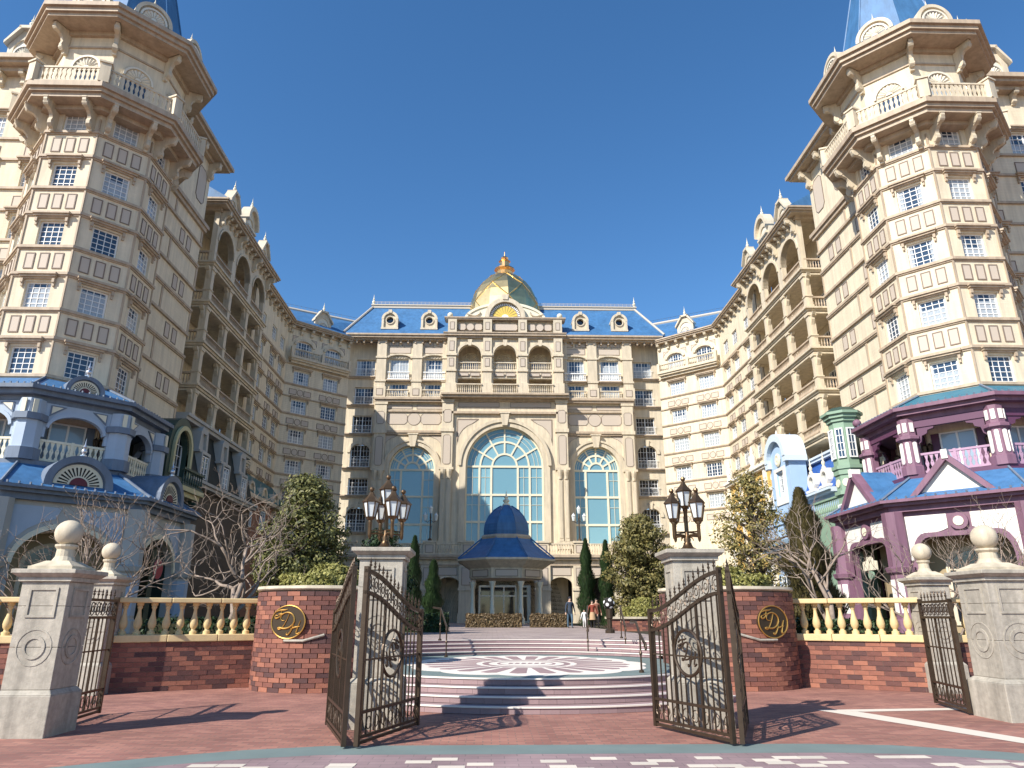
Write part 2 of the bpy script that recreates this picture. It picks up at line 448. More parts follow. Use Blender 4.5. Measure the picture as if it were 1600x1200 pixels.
def bracket_mesh(dep, hgt, wid, m):
    """S-scroll console: back at y=0, projecting to y=-dep, top at z=0"""
    def fn():
        pr = [(0, 0), (-dep, 0), (-dep, -.10*hgt), (-dep*.93, -.22*hgt), (-dep*.78, -.30*hgt), (-dep*.60, -.33*hgt), (-dep*.46, -.42*hgt), (-dep*.40, -.55*hgt),
              (-dep*.46, -.68*hgt), (-dep*.45, -.80*hgt), (-dep*.34, -.90*hgt), (-dep*.22, -.93*hgt), (-dep*.2, -hgt), (0, -hgt)]
        b = MB(); n = len(pr)
        vs = [(-wid/2, p[0], p[1]) for p in pr] + [(wid/2, p[0], p[1]) for p in pr]
        b.add(vs, [tuple(range(n)), tuple(range(n, 2*n))[::-1]] + [(i, i+n, (i+1) % n + n, (i+1) % n) for i in range(n)])
        for cz, r, cy in ((-.17*hgt, .13*hgt, -dep*.80), (-.78*hgt, .10*hgt, -dep*.30)):
            b.merge(MB().lathe([(r, -wid/2-.03), (r, wid/2+.03)], 10), Matrix.Translation((0, cy, cz)) @ Matrix.Rotation(pi/2, 4, 'Y'))
        b.box(-wid/2-.03, wid/2+.03, -dep-.03, 0, 0, .06)
        return b.mesh("bracket", m)
    return cached(("br", dep, hgt, wid, m.name), fn)
def baluster_prof(h, r):
    return [(r*.9, 0), (r*.9, .10*h), (r*.55, .12*h), (r*.5, .17*h), (r*.85, .24*h), (r, .34*h), (r*.9, .44*h), (r*.55, .60*h), (r*.40, .76*h), (r*.42, .80*h), (r*.62, .84*h), (r*.62, .88*h), (r*.5, .90*h), (r*.8, .92*h), (r*.8, h)]
def rail_mesh(w, h, m, pitch=.22, seg=6, r=.07, posts=False):
    def fn():
        b = MB(); n = max(2, int(w/pitch))
        b.box(-w/2, w/2, -.11, .11, h-.12, h); b.box(-w/2, w/2, -.10, .10, 0, .12)
        for i in range(n): b.lathe([(q, .12 + z*(h-.24)) for q, z in baluster_prof(1, r)], seg, -w/2 + w*(i+.5)/n, 0, cap=False)
        return b.mesh("balustrade", m)
    return cached(("rl", w, h, m.name, pitch), fn)
def shell_mesh(hw, m1, m2, z0=0.0, rays=9, ring=.14):
    """half-round fan: ring + ribs"""
    def fn():
        b = MB(); n = 18
        o = [(hw*cos(pi*i/n), z0 + hw*sin(pi*i/n)) for i in range(n+1)]; q = hw*(1-ring)
        i_ = [(q*cos(pi*i/n), z0 + q*sin(pi*i/n)) for i in range(n+1)]
        b.plate(o + i_[::-1], [], -.10, .05, k=0)
        b.plate(i_, [], -.01, .05, k=1)
        for i in range(rays):
            a0, a1 = pi*(i+.12)/rays, pi*(i+.88)/rays; r0, r1 = q*.30, q*.92
            am = (a0+a1)/2
            b.add([(r0*cos(a0), -.012, z0+r0*sin(a0)), (r1*cos(a0), -.012, z0+r1*sin(a0)), (r1*cos(am), -.07, z0+r1*1.03*sin(am)), (r1*cos(a1), -.012, z0+r1*sin(a1)), (r0*cos(a1), -.012, z0+r0*sin(a1)), (r0*cos(am), -.05, z0+r0*sin(am))],
                  [(0, 1, 2, 5), (5, 2, 3, 4)], k=0)
        b.plate([(q*.24*cos(pi*i/8), z0 + q*.24*sin(pi*i/8)) for i in range(9)], [], -.06, .03, k=0)
        return b.mesh("shell", m1, m2, fix=False)
    return cached(("sh", hw, m1.name, m2.name, rays), fn)
def finial_mesh(h, r, m):
    return cached(("fn", h, r, m.name), lambda: MB().lathe([(r, 0), (r, .1*h), (r*.5, .16*h), (r*.9, .26*h), (r*.9, .34*h), (r*.35, .44*h), (r*.6, .52*h), (r*.25, .62*h), (r*.12, .8*h), (0, h)], 8).mesh("finial", m, smooth=True))
def ball_mesh(r, m):
    return cached(("bl", r, m.name), lambda: MB().lathe([(r*sin(pi*i/12), -r*cos(pi*i/12)) for i in range(13)], 24, cap=False).mesh("ball", m, smooth='all'))
# ================================================================= HOTEL
XC, FY, GZ = 1.2, 77.5, 0.85           # axis of the hotel, plane of the main front, level of the court
# ---------------------------------------------------------------- main block
mb = thing("hotel_main_block", "cream hotel main front with gold dome and three tall arched windows", "hotel", T(XC, FY, GZ))
WC = Wall((XC, FY), (XC+1, FY))       # u is the distance from the axis
WB = Wall((XC, FY-.9), (XC+1, FY-.9)) # centre pavilion front
WR = Wall((XC, FY+1.3), (XC+1, FY+1.3)) # recessed end bays
# side walls left and right
for s in (-1, 1):
    b = MB(); a0, a1 = sorted((s*6.5, s*14.75))
    holes = [arch(s*10.2, 2.55, 8.7, 16.85, 2.7)]
    for c in (8.1, 12.15): holes += [rect(s*c-1.05, s*c+1.05, 27.2, 29.75), rect(s*c-1.05, s*c+1.05, 25.0, 26.75)]
    b.plate(rect(a0, a1, GZ, 32.3), holes, 0, .5)
    O("wall", b.mesh("wall", STUCCO), mb, WC.M())
    # recessed end bay
    b = MB(); a0, a1 = sorted((s*14.75, s*18.6)); holes = []
    rows = [(28.0, 2.1, 0), (24.6, 2.1, 0), (21.2, 2.1, 0), (17.3, 1.7, 1), (14.2, 1.9, 0), (10.2, 1.7, 1), (6.6, 1.9, 0)]
    for z, h, ar in rows: holes.append(arch(s*16.25, 1.1, z, z+h, 1.0) if ar else rect(s*16.25-1.1, s*16.25+1.1, z, z+h))
    b.plate(rect(a0, a1, GZ, 32.3), holes, 0, .5)
    b.box(*sorted((s*14.75, s*14.74)), -1.3, 0, GZ, 32.3)
    O("wall", b.mesh("wall", STUCCO), mb, WR.M())
    for i, (z, h, ar) in enumerate(rows):
        add_window(mb, WR, s*16.25, z, 2.1, h + (.9 if ar else 0), 6, 4, 3, hood=False, glass=GLASS if i < 2 else GLASS_DARK, depth=.3)
        O("balcony_rail", cached("ironrail", lambda: (lambda q: [q.box(-1.2, 1.2, -.02, .02, .9, .95), q.box(-1.2, 1.2, -.02, .02, .06, .1)] + [q.box(x*.15-.012, x*.15+.012, -.012, .012, .1, .9) for x in range(-7, 8)] and q)(MB()).mesh("balcony_rail", WHITE)), mb, WR.M(s*16.25, z, .12))
        if ar:
            O("arch_surround", cached("endarch", lambda: MB().plate(arch(0, 1.45, 0, 0, 1.35)[2:] + arch(0, 1.1, 0, 0, 1.0)[2:][::-1], [], -.12, .02).mesh("arch_surround", TRIM2)), mb, WR.M(s*16.25, z+h, .002))
            O("keystone", cached("key_s", lambda: MB().plate([(-.16, -.15), (.16, -.15), (.26, .6), (-.26, .6)], [], -.22, .02).mesh("keystone", TRIM2)), mb, WR.M(s*16.25, z+h+1.0, .004))
        O("string_course", cached("endband", lambda: MB().box(-1.75, 1.75, -.35, .05, 0, .12).box(-1.7, 1.7, -.22, .05, -.16, 0).mesh("string_course", TRIM)), mb, WR.M(s*16.45, z-.12, 0))
    # upper storey windows with balconies
    for c in (8.1, 12.15):
        add_window(mb, WC, s*c, 27.2, 2.1, 2.55, 6, 4, 3, hood=False, depth=.25)
        add_window(mb, WC, s*c, 25.0, 2.1, 1.75, 6, 3, 3, hood=False, depth=.25)
        O("balustrade", rail_mesh(2.5, .95, WHITE, .2), mb, WC.M(s*c, 27.15, .28))
        O("balcony_slab", cached("bslab", lambda: MB().box(-1.4, 1.4, -.45, .1, -.14, 0).box(-1.3, 1.3, -.3, .1, -.26, -.14).mesh("balcony_slab", TRIM)), mb, WC.M(s*c, 27.15, 0))
        O("balustrade", rail_mesh(2.5, .95, TRIM2, .2), mb, WC.M(s*c, 25.02, .32))
        # segmental hood
        def seg():
            q = MB(); n = 12
            o = [(1.5*cos(pi*i/n), .55*sin(pi*i/n)) for i in range(n+1)]; i_ = [(1.28*cos(pi*i/n), .38*sin(pi*i/n)) for i in range(n+1)]
            q.plate(o + i_[::-1], [], -.3, .02); q.plate(i_, [], -.05, .02)
            for i in range(1, 8):
                a = pi*i/8; q.box(.9*cos(a)-.05, .9*cos(a)+.05, -.12, -.05, .05, .05+.28*sin(a))
            return q.mesh("window_head", TRIM2)
        O("window_head", cached("seghead", seg), mb, WC.M(s*c, 29.78, .003))
        add_panel(mb, WC, s*c-.75, 31.35, 1.2, .5); add_panel(mb, WC, s*c+.75, 31.35, 1.2, .5)
        add_panel(mb, WC, s*c, 30.45, 2.5, .75)
    # pilasters of the upper storey
    for c, w in ((10.1, 1.1), (14.2, 1.1), (6.95, .5)):
        q = MB(); q.box(-w/2, w/2, -.3, .05, 25.0, 32.2); q.box(-w/2-.12, w/2+.12, -.42, .05, 25.0, 26.3)
        for z in (26.9, 29.75): q.box(-w/2-.1, w/2+.1, -.4, .05, z, z+.22)
        o = O("pilaster", q.mesh("pilaster", TRIM2), mb, WC.M(s*c, 0, 0))
        if w > 1: O("panel", panel_mesh(.75, .8), o, WC.M(s*c, 25.25, .425))
    # side arch: surround, keystone, flanking piers
    def big_arch(hw, rise, wd):
        def fn():
            q = MB(); n = 24
            o = [(-(hw+wd), -8.0)] + [((hw+wd)*cos(pi - pi*i/n), (rise+wd)*sin(pi*i/n)) for i in range(n+1)] + [((hw+wd), -8.0)]
            i_ = [(-hw, -8.0)] + [(hw*cos(pi - pi*i/n), rise*sin(pi*i/n)) for i in range(n+1)] + [(hw, -8.0)]
            q.plate((o + i_[::-1])[::-1], [], -.22, .05)
            q.plate(([(p[0]*1.03, p[1]*1.03) for p in o[1:-1]] + [(p[0]*.965, p[1]*.965) for p in o[1:-1]][::-1])[::-1], [], -.34, -.2)
            return q.mesh("arch_surround", TRIM2)
        return cached(("bigarch", hw), fn)
    O("arch_surround", big_arch(2.55, 2.7, .55), mb, WC.M(s*10.2, 16.85, .001))
    O("keystone", cached("key_b", lambda: MB().plate([(-.28, -.1), (.28, -.1), (.5, 1.25), (-.5, 1.25)], [], -.45, .05).box(-.6, .6, -.52, .05, 1.25, 1.4).mesh("keystone", TRIM2)), mb, WC.M(s*10.2, 19.45, .002))
    add_panel(mb, WC, s*10.2-3.2, 20.75, 1.5, 1.6, 'spandrelL'); add_panel(mb, WC, s*10.2+3.2, 20.75, 1.5, 1.6, 'spandrelR')
    for c in (13.9, 6.35):
        wl = WC if c > 10 else WB
        q = MB(); dz = .35
        q.box(-.62, .62, -dz, .05, GZ+6.6, 24.6)
        q.box(-.75, .75, -dz-.12, .05, 20.85, 21.25); q.box(-.72, .72, -dz-.08, .05, 24.2, 24.6); q.box(-.8, .8, -dz-.1, .05, 8.2, 9.0)
        for x in (-.32, .32):                                   # paired fluted colonnettes below the arch spring with capitals
            q.box(x-.24, x+.24, -dz-.12, -dz, 9.0, 15.6); q.box(x-.16, x+.16, -dz-.16, -dz-.12, 9.3, 15.4)
            q.lathe([(.2, 15.6), (.22, 15.9), (.34, 16.4), (.36, 16.6)], 8, x, -dz-.05)
        q.box(-.78, .78, -dz-.25, .05, 16.6, 16.85)
        o = O("pier", q.mesh("pier", TRIM2), mb, wl.M(s*c, 0, 0))
        O("panel", panel_mesh(.85, 3.3, 'cut'), o, wl.M(s*c, 17.2, dz+.003)); O("panel", panel_mesh(.9, 1.5, 'cut'), o, wl.M(s*c, 21.9, dz+.003))
    # frieze panels above the side arch
    add_panel(mb, WC, s*10.2-1.9, 21.95, 2.3, 1.3, 'cut'); add_panel(mb, WC, s*10.2+1.9, 21.95, 2.3, 1.3, 'cut'); add_panel(mb, WC, s*10.2, 21.85, 1.5, 1.5, 'circle')
    add_panel(mb, WC, s*10.2-1.75, 23.75, 3.0, .5); add_panel(mb, WC, s*10.2+1.75, 23.75, 3.0, .5)
    q = MB(); x0, x1 = sorted((s*6.5, s*14.7))
    q.box(x0, x1, -.32, .05, 20.95, 21.2); q.box(x0, x1, -.2, .05, 20.75, 20.95)
    q.box(x0, x1, -.62, .05, 24.75, 25.0); q.box(x0, x1, -.45, .05, 24.5, 24.75); q.box(x0, x1, -.18, .05, 23.4, 23.6)
    O("cornice", q.mesh("cornice", TRIM), mb, WC.M())
    q = MB(); x0, x1 = sorted((s*6.6, s*18.4))
    q.box(x0, x1, -.5, .3, 31.95, 32.15); q.box(x0, x1, -.8, .3, 32.15, 32.4); q.box(x0, x1, -.95, .3, 32.4, 32.6)
    for i in range(14): xx = x0 + .4 + i*(x1-x0-.8)/13; q.box(xx-.09, xx+.09, -.42, .02, 31.6, 31.95)
    O("eaves_cornice", q.mesh("eaves_cornice", TRIM), mb, WC.M())

# tall arched windows: cream bars and separate panes
def hall_window(cx, hw, rise, zb, zs, cols, rws, wl, depth):
    def fn():
        q = MB(); n = 24; t = .16
        ed = [(-hw, zb-zs)] + [(hw*cos(pi - pi*i/n), rise*sin(pi*i/n)) for i in range(n+1)] + [(hw, zb-zs)]
        ei = [(-hw+t, zb-zs+t)] + [((hw-t)*cos(pi - pi*i/n), (rise-t)*sin(pi*i/n)) for i in range(n+1)] + [(hw-t, zb-zs+t)]
        q.plate(ed[::-1], [ei[::-1]], 0, .2)
        for x in cols[1:-1]: q.box(x-.11, x+.11, .0, .18, zb-zs, 0)
        for z in rws[1:]: q.box(-hw, hw, -.01, .19, z-zs-.11, z-zs+.11)
        sc = rise/hw
        for rr in (.32, .63):
            o = [((hw*rr+.1)*cos(pi*i/n), sc*(hw*rr+.1)*sin(pi*i/n)) for i in range(n+1)]; i_ = [((hw*rr-.1)*cos(pi*i/n), sc*(hw*rr-.1)*sin(pi*i/n)) for i in range(n+1)]
            q.plate(o + i_[::-1], [], .005, .185)
        for i in range(1, 6):
            a = pi*i/6
            if i in (3,) or True:
                p = Vector((cos(a), sc*sin(a))); d = p.normalized(); e = Vector((-d.y, d.x))*.09; r0 = hw*(.32); r1 = hw*.98
                q.plate([tuple(p*r0+e), tuple(p*r0-e), tuple(p*r1-e), tuple(p*r1+e)][::-1], [], .003, .183)
        # thin lead bars
        for i in range(len(cols)-1):
            xm = (cols[i]+cols[i+1])/2
            if i in (0, len(cols)-2) or (len(cols) > 5 and i in (1, len(cols)-3)): q.box(xm-.02, xm+.02, .05, .13, zb-zs, 0)
            for j in range(len(rws)-1):
                zm = (rws[j]+rws[j+1])/2 - zs
                if (i in (0, len(cols)-2) or (len(cols) > 5 and i in (1, len(cols)-3))) and j > 0: q.box(cols[i], cols[i+1], .05, .13, zm+.35, zm+.39)
        for rr in (.78, .88):
            o = [(hw*rr*cos(pi*i/n), rise*rr*sin(pi*i/n)) for i in range(n+1)]; i_ = [((hw*rr-.04)*cos(pi*i/n), sc*(hw*rr-.04)*sin(pi*i/n)) for i in range(n+1)]
            q.plate(o + i_[::-1], [], .05, .13)
        return q.mesh("window_tracery", IVORY)
    f = O("arched_window", fn(), mb, wl.M(cx, zs, -depth))
    def pn(vs):
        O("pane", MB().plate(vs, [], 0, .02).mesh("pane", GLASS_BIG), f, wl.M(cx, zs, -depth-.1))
    for i in range(len(cols)-1):
        for j in range(len(rws)-1): pn(rect(cols[i], cols[i+1], rws[j]-zs, rws[j+1]-zs))
    sc = rise/hw
    for r0, r1 in ((.32, .63), (.63, .99)):
        for i in range(6):
            aa = [pi*(i+k/4)/6 for k in range(5)]
            pn([(hw*r1*cos(a), rise*r1*sin(a)) for a in aa] + [(hw*r0*cos(a), rise*r0*sin(a)) for a in aa[::-1]])
    pn([(hw*.32*cos(pi*i/10), rise*.32*sin(pi*i/10)) for i in range(11)])
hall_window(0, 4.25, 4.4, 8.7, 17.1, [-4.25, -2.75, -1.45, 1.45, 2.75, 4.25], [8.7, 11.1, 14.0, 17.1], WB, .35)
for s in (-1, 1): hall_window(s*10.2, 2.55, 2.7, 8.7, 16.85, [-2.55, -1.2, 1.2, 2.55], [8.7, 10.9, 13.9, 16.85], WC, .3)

# centre pavilion
b = MB()
holes = [arch(0, 4.25, 8.7, 17.1, 4.4)] + [arch(c, 1.32, 25.3, 29.95, 1.3) for c in (-4.05, 0, 4.05)]
b.plate(rect(-6.65, 6.65, GZ, 32.6), holes, 0, .6)
for s in (-1, 1): b.box(*sorted((s*6.65, s*6.05)), .6, 1.4, GZ, 34.4)
b.box(-6.6, 6.6, .3, .9, 32.6, 34.3)
O("wall", b.mesh("wall", STUCCO), mb, WB.M())
def big_arch(hw, rise, wd):
    q = MB(); n = 28
    o = [(-(hw+wd), -8.2)] + [((hw+wd)*cos(pi - pi*i/n), (rise+wd)*sin(pi*i/n)) for i in range(n+1)] + [((hw+wd), -8.2)]
    i_ = [(-hw, -8.2)] + [(hw*cos(pi - pi*i/n), rise*sin(pi*i/n)) for i in range(n+1)] + [(hw, -8.2)]
    q.plate((o + i_[::-1])[::-1], [], -.25, .05)
    q.plate(([(p[0]*1.03, p[1]*1.03) for p in o[1:-1]] + [(p[0]*.96, p[1]*.96) for p in o[1:-1]][::-1])[::-1], [], -.4, -.22)
    return q.mesh("arch_surround", TRIM2)
O("arch_surround", big_arch(4.25, 4.4, .7), mb, WB.M(0, 17.1, .001))
O("keystone", CACHE["key_b"], mb, WB.M(0, 21.7, .02))
add_panel(mb, WB, -5.3, 22.4, 2.4, 3.0, 'spandrelL'); add_panel(mb, WB, 5.3, 22.4, 2.4, 3.0, 'spandrelR')
for c in (-2.9, 2.9): add_panel(mb, WB, c, 23.75, 4.6, .6)
q = MB()
q.box(-6.9, 6.9, -.35, .05, 22.95, 23.2); q.box(-6.9, 6.9, -.25, .05, 24.45, 24.7); q.box(-7.2, 7.2, -.95, .05, 24.7, 24.95); q.box(-7.1, 7.1, -1.15, .05, 24.95, 25.15)
q.box(-6.9, 6.9, -.3, .05, 32.0, 32.25); q.box(-7.05, 7.05, -.55, .05, 32.25, 32.5); q.box(-7.1, 7.1, -.65, .05, 32.5, 32.62)
q.box(-6.95, 6.95, -.35, .9, 34.3, 34.45); q.box(-7.05, 7.05, -.45, .95, 34.45, 34.6)
O("cornice", q.mesh("cornice", TRIM), mb, WB.M())
for c in (-6.1, -2.03, 2.03, 6.1):
    q = MB(); q.box(-.5, .5, -.35, .05, 25.15, 32.0); q.box(-.62, .62, -.5, .05, 25.15, 26.5); q.box(-.6, .6, -.48, .05, 27.9, 28.15); q.box(-.6, .6, -.48, .05, 29.8, 30.05); q.box(-.5, .5, -.4, .3, 32.62, 34.3)
    o = O("pilaster", q.mesh("pilaster", TRIM2), mb, WB.M(c, 0, 0))
    O("panel", panel_mesh(.55, 1.2), o, WB.M(c, 30.4, .353)); O("panel", panel_mesh(.55, 1.0), o, WB.M(c, 28.5, .353)); O("panel", panel_mesh(.5, .95), o, WB.M(c, 33.0, .403))
for s in (-1, 1): O("ball", ball_mesh(.33, IVORY), mb, WB.M(s*6.4, 34.93, 0))
add_panel(mb, WB, 0, 33.05, 2.9, .85, 'cut')
for s in (-1, 1):
    add_panel(mb, WB, s*4.05-.95, 33.05, .9, .85, 'cut'); add_panel(mb, WB, s*4.05+.95, 33.05, .9, .85, 'cut'); add_panel(mb, WB, s*4.05, 33.0, .95, .95, 'circle')
back = MB().plate(rect(-6.05, 6.05, 25.0, 32.5), [], 0, .2)
back.box(-6.05, 6.05, -1.7, 0, 24.9, 25.1).box(-6.05, 6.05, -1.7, 0, 28.0, 28.2).box(-6.05, 6.05, -1.7, 0, 32.3, 32.5)
O("loggia_wall", back.mesh("loggia_wall", STUCCO), mb, WB.M(0, 0, -2.3))
WBK = Wall((XC, FY+1.35), (XC+1, FY+1.35))
for c in (-4.05, 0, 4.05):
    add_window(mb, WBK, c, 28.25, 1.9, 1.75, 6, 3, 3, hood=False, depth=-.08); add_window(mb, WBK, c, 25.15, 1.9, 2.2, 6, 4, 3, hood=False, depth=-.08, glass=GLASS_DARK)
    O("shell", shell_mesh(1.05, TRIM2, STUCCO, rays=9), mb, WBK.M(c, 30.05, .06))
    O("arch_surround", cached("arch3", lambda: MB().plate((arch(0, 1.62, 0, 0, 1.6)[2:] + arch(0, 1.32, 0, 0, 1.3)[2:][::-1]), [], -.2, .02).box(-1.62, -1.3, -.25, .02, -.2, 0).box(1.3, 1.62, -.25, .02, -.2, 0).mesh("arch_surround", TRIM2)), mb, WB.M(c, 29.95, .002))
    O("keystone", CACHE["key_s"], mb, WB.M(c, 31.25, .004))
    O("balustrade", rail_mesh(2.64, 1.0, TRIM2, .22), mb, WB.M(c, 28.2, -.2)); O("balustrade", rail_mesh(2.9, 1.15, TRIM2, .22), mb, WB.M(c, 25.2, .55))
    O("spandrel_beam", cached("spb", lambda: MB().box(-1.32, 1.32, .15, .5, -1.0, 0).box(-1.32, 1.32, .05, .6, -.15, 0).box(-1.32, 1.32, .1, .55, -.95, -.8).mesh("spandrel_beam", TRIM2)), mb, WB.M(c, 28.18, 0))
    add_panel(mb, WB, c-.65, 27.45, 1.1, .42); add_panel(mb, WB, c+.65, 27.45, 1.1, .42)
# round pediment with the sunburst
q = MB(); n = 24
q.plate([(4.6*cos(pi*i/n), 1.9*sin(pi*i/n)**1.2) for i in range(n+1)], [], .0, .5)
rim = [(4.75*cos(pi*i/n), .02 + 2.05*sin(pi*i/n)**1.2) for i in range(n+1)]; rin = [(4.45*cos(pi*i/n), 1.75*sin(pi*i/n)**1.2) for i in range(n+1)]
q.plate(rim + rin[::-1], [], -.12, .55)
ped = O("pediment", q.mesh("pediment", IVORY), mb, WB.M(0, 34.6, -.1))
q = MB(); q.plate([(2.35*cos(pi*i/n), 2.45*sin(pi*i/n)) for i in range(n+1)] + [(1.85*cos(pi*i/n), 1.95*sin(pi*i/n)) for i in range(n+1)][::-1], [], -.45, .3)
q.plate([(-.3, 2.2), (.3, 2.2), (.42, 2.85), (-.42, 2.85)], [], -.55, .3)
O("arch_surround", q.mesh("arch_surround", TRIM2), ped, WB.M(0, 34.6, 0))
q = MB(); q.plate([(1.86*cos(pi*i/n), 1.96*sin(pi*i/n)) for i in range(n+1)], [], -.03, .2, k=1)
for i in range(24):
    a = pi*(i+.5)/24; q.add([(1.5*cos(a-.04), -.06, 1.55*sin(a-.04)), (1.78*cos(a-.04), -.06, 1.85*sin(a-.04)), (1.78*cos(a+.04), -.06, 1.85*sin(a+.04)), (1.5*cos(a+.04), -.06, 1.55*sin(a+.04))], [(0, 1, 2, 3)], 2)
q.plate([(1.45*cos(pi*i/n), 1.5*sin(pi*i/n)) for i in range(n+1)], [], -.07, 0, k=0)
for i in range(11):
    a = pi*(i+.5)/11; q.add([(.4*cos(a), -.09, .4*sin(a)), (1.4*cos(a-.02), -.09, 1.45*sin(a-.02)), (1.4*cos(a+.02), -.09, 1.45*sin(a+.02))], [(0, 1, 2)], 1)
q.plate([(.42*cos(pi*i/10), .42*sin(pi*i/10)) for i in range(11)], [], -.12, 0, k=2)
O("sunburst", q.mesh("sunburst", YELLOW, PANELD, WHITE, fix=False), ped, WB.M(0, 34.62, .02))
def scroll(s):
    pts = [(s*(3.0 + .9*t - .35*sin(4*t)), -.12, .25 + .55*abs(cos(2.2*t))*(1-t*.35)) for t in [i/14*1.5 for i in range(15)]]
    return MB().tube(pts, .08, 6).mesh("scroll", TRIM2)
for s in (-1, 1): O("scroll", scroll(s), ped, WB.M(0, 34.6, -.1))

# roof, dormers, ridge
EV, RT = 32.6, 38.0
q = MB()
fl = [(XC-18.6, FY-.95, EV), (XC+18.6, FY-.95, EV), (XC+16.4, FY+4.2, RT), (XC-16.4, FY+4.2, RT), (XC-18.6, FY+10, EV), (XC+18.6, FY+10, EV), (XC+16.4, FY+5, RT), (XC-16.4, FY+5, RT)]
q.add(fl, [(0, 1, 2, 3), (1, 5, 6, 2), (4, 0, 3, 7), (5, 4, 7, 6), (3, 2, 6, 7)])
O("roof", q.mesh("roof", ROOF), mb)
q = MB().box(XC-16.5, XC+16.5, FY+4.1, FY+5.1, RT+.01, RT+.35).box(XC-16.6, XC+16.6, FY+4.0, FY+5.2, RT+.35, RT+.5)
for s in (-1, 1): q.tube([(XC+s*16.4, FY+4.2, RT+.15), (XC+s*18.6, FY-.9, EV+.15)], .14, 6)
rd = O("ridge_cap", q.mesh("ridge_cap", RIDGE), mb)
q = MB()
for i in range(67): 
    x = XC-16.4+i*.497; q.tube([(x, FY+4.3, RT+.5), (x, FY+4.3, RT+.95)], .015, 3); 
q.box(XC-16.4, XC+16.4, FY+4.29, FY+4.31, RT+.78, RT+.81); q.box(XC-16.4, XC+16.4, FY+4.29, FY+4.31, RT+.93, RT+.96)
O("ridge_cresting", q.mesh("ridge_cresting", RIDGE), mb)
for s in (-1, 1): O("finial", finial_mesh(1.6, .22, IVORY), mb, T(XC+s*16.4, FY+4.5, RT+.5))
def dormer():
    q = MB()
    q.plate(arch(0, .75, 0, 1.1, .75, 14), [[(.42*cos(2*pi*i/16), 1.0 + .42*sin(2*pi*i/16)) for i in range(16)]], 0, 1.6)
    q.merge(MB().plate(arch(0, .98, 0, 0, .98)[2:] + arch(0, .7, 0, 0, .7)[2:][::-1], [], -.22, 1.5), Matrix.Translation((0, 0, 1.1)))
    q.box(-1.0, 1.0, -.25, .3, -.2, .02); q.box(-.95, -.7, -.2, .4, .02, 1.1); q.box(.7, .95, -.2, .4, .02, 1.1); q.box(-.2, .2, -.3, .2, 1.85, 2.25)
    q.merge(MB().lathe([(.52, -.04), (.52, .12), (.42, .12), (.42, -.04)], 16, cap=False), Matrix.Translation((0, 0, 1.0)) @ Matrix.Rotation(pi/2, 4, 'X'))
    return q.mesh("dormer", TRIM2)
dm = dormer()
for x in (-13.5, -8.9, 8.9, 13.5):
    o = O("dormer", dm, mb, T(XC+x, FY-.1, 33.55)); O("pane", cached("dpane", lambda: MB().plate([(.42*cos(2*pi*i/16), 1.0 + .42*sin(2*pi*i/16)) for i in range(16)], [], .3, .32).mesh("pane", GLASS_DARK)), o, T(XC+x, FY-.1, 33.55))
# gold dome
DY = 82.3
prof = [(4.3, 34.0), (4.5, 35.6), (4.52, 37.0), (4.4, 38.3), (4.1, 39.5), (3.6, 40.6), (2.9, 41.6), (2.05, 42.4), (1.2, 42.95), (.85, 43.05)]
NS = 12
dome = O("dome", MB().lathe(prof, NS).xf(Matrix.Rotation(pi/NS*0, 4, 'Z')).mesh("dome", GOLD), mb, T(XC, DY, 0, pi/NS*.35))
q = MB(); lv = [prof[i] for i in (1, 3, 5, 7, 9)]
def dp(i, t):
    k = min(int(t), len(lv)-2); f = t-k; r = lv[k][0]*(1-f)+lv[k+1][0]*f + .06*sin(pi*f); z = lv[k][1]*(1-f)+lv[k+1][1]*f; a = 2*pi*i/NS
    return (r*1.012*cos(a), r*1.012*sin(a), z)
for i in range(NS):
    for sgn in (1, -1):
        for lev in range(4):
            if (i + lev) % 2 == 0: q.tube([dp(i, lev), dp(i + sgn*.5, lev+.5), dp(i + sgn, lev+1)], .05, 4)
    for lev in range(1, 4): 
        if (i+lev) % 2 == 0: q.merge(MB().lathe([(0, -.12), (.12, 0), (0, .12)], 6), Matrix.Translation(dp(i, lev)))
O("dome_ribs", q.mesh("dome_ribs", GOLD), dome, T(XC, DY, 0, pi/NS*.35))
O("dome_finial", MB().lathe([(.95, 42.95), (1.05, 43.4), (1.35, 43.7), (1.3, 43.85), (.75, 44.0), (.55, 44.1), (.62, 44.8), (.78, 44.95), (.5, 45.1), (.42, 45.25), (.5, 45.45), (.3, 45.65), (.08, 45.8), (.03, 46.4), (0, 46.5)], 12).mesh("dome_finial", COPPER), dome, T(XC, DY, 0))
O("dome_drum", MB().lathe([(4.9, 31.5), (4.9, 33.2), (4.5, 33.4)], 24).mesh("dome_drum", TRIM2), dome, T(XC, DY, 0))

# terrace and arcade at the foot of the front
TY = FY-4.2
WT = Wall((XC, TY), (XC+1, TY))
q = MB(); holes = []
for s in (-1, 1):
    for c in (5.6, 9.6, 13.6): holes.append(arch(s*c, 1.15, GZ, 4.4, .8))
holes.append(arch(0, 3.0, GZ, 4.6, 1.0))
q.plate(rect(-16.5, 16.5, GZ-.05, 6.9), holes, 0, .5)
q.box(-16.5, 16.5, .3, 4.0, 6.7, 7.3)
O("arcade_wall", q.mesh("arcade_wall", STUCCO), mb, WT.M())
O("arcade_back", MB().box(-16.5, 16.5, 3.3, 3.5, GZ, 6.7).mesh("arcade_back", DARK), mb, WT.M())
q = MB().box(-16.8, 16.8, -.45, .3, 6.9, 7.1).box(-16.9, 16.9, -.6, .3, 7.1, 7.35).box(-16.6, 16.6, -.2, .3, 6.3, 6.45)
O("cornice", q.mesh("cornice", TRIM), mb, WT.M())
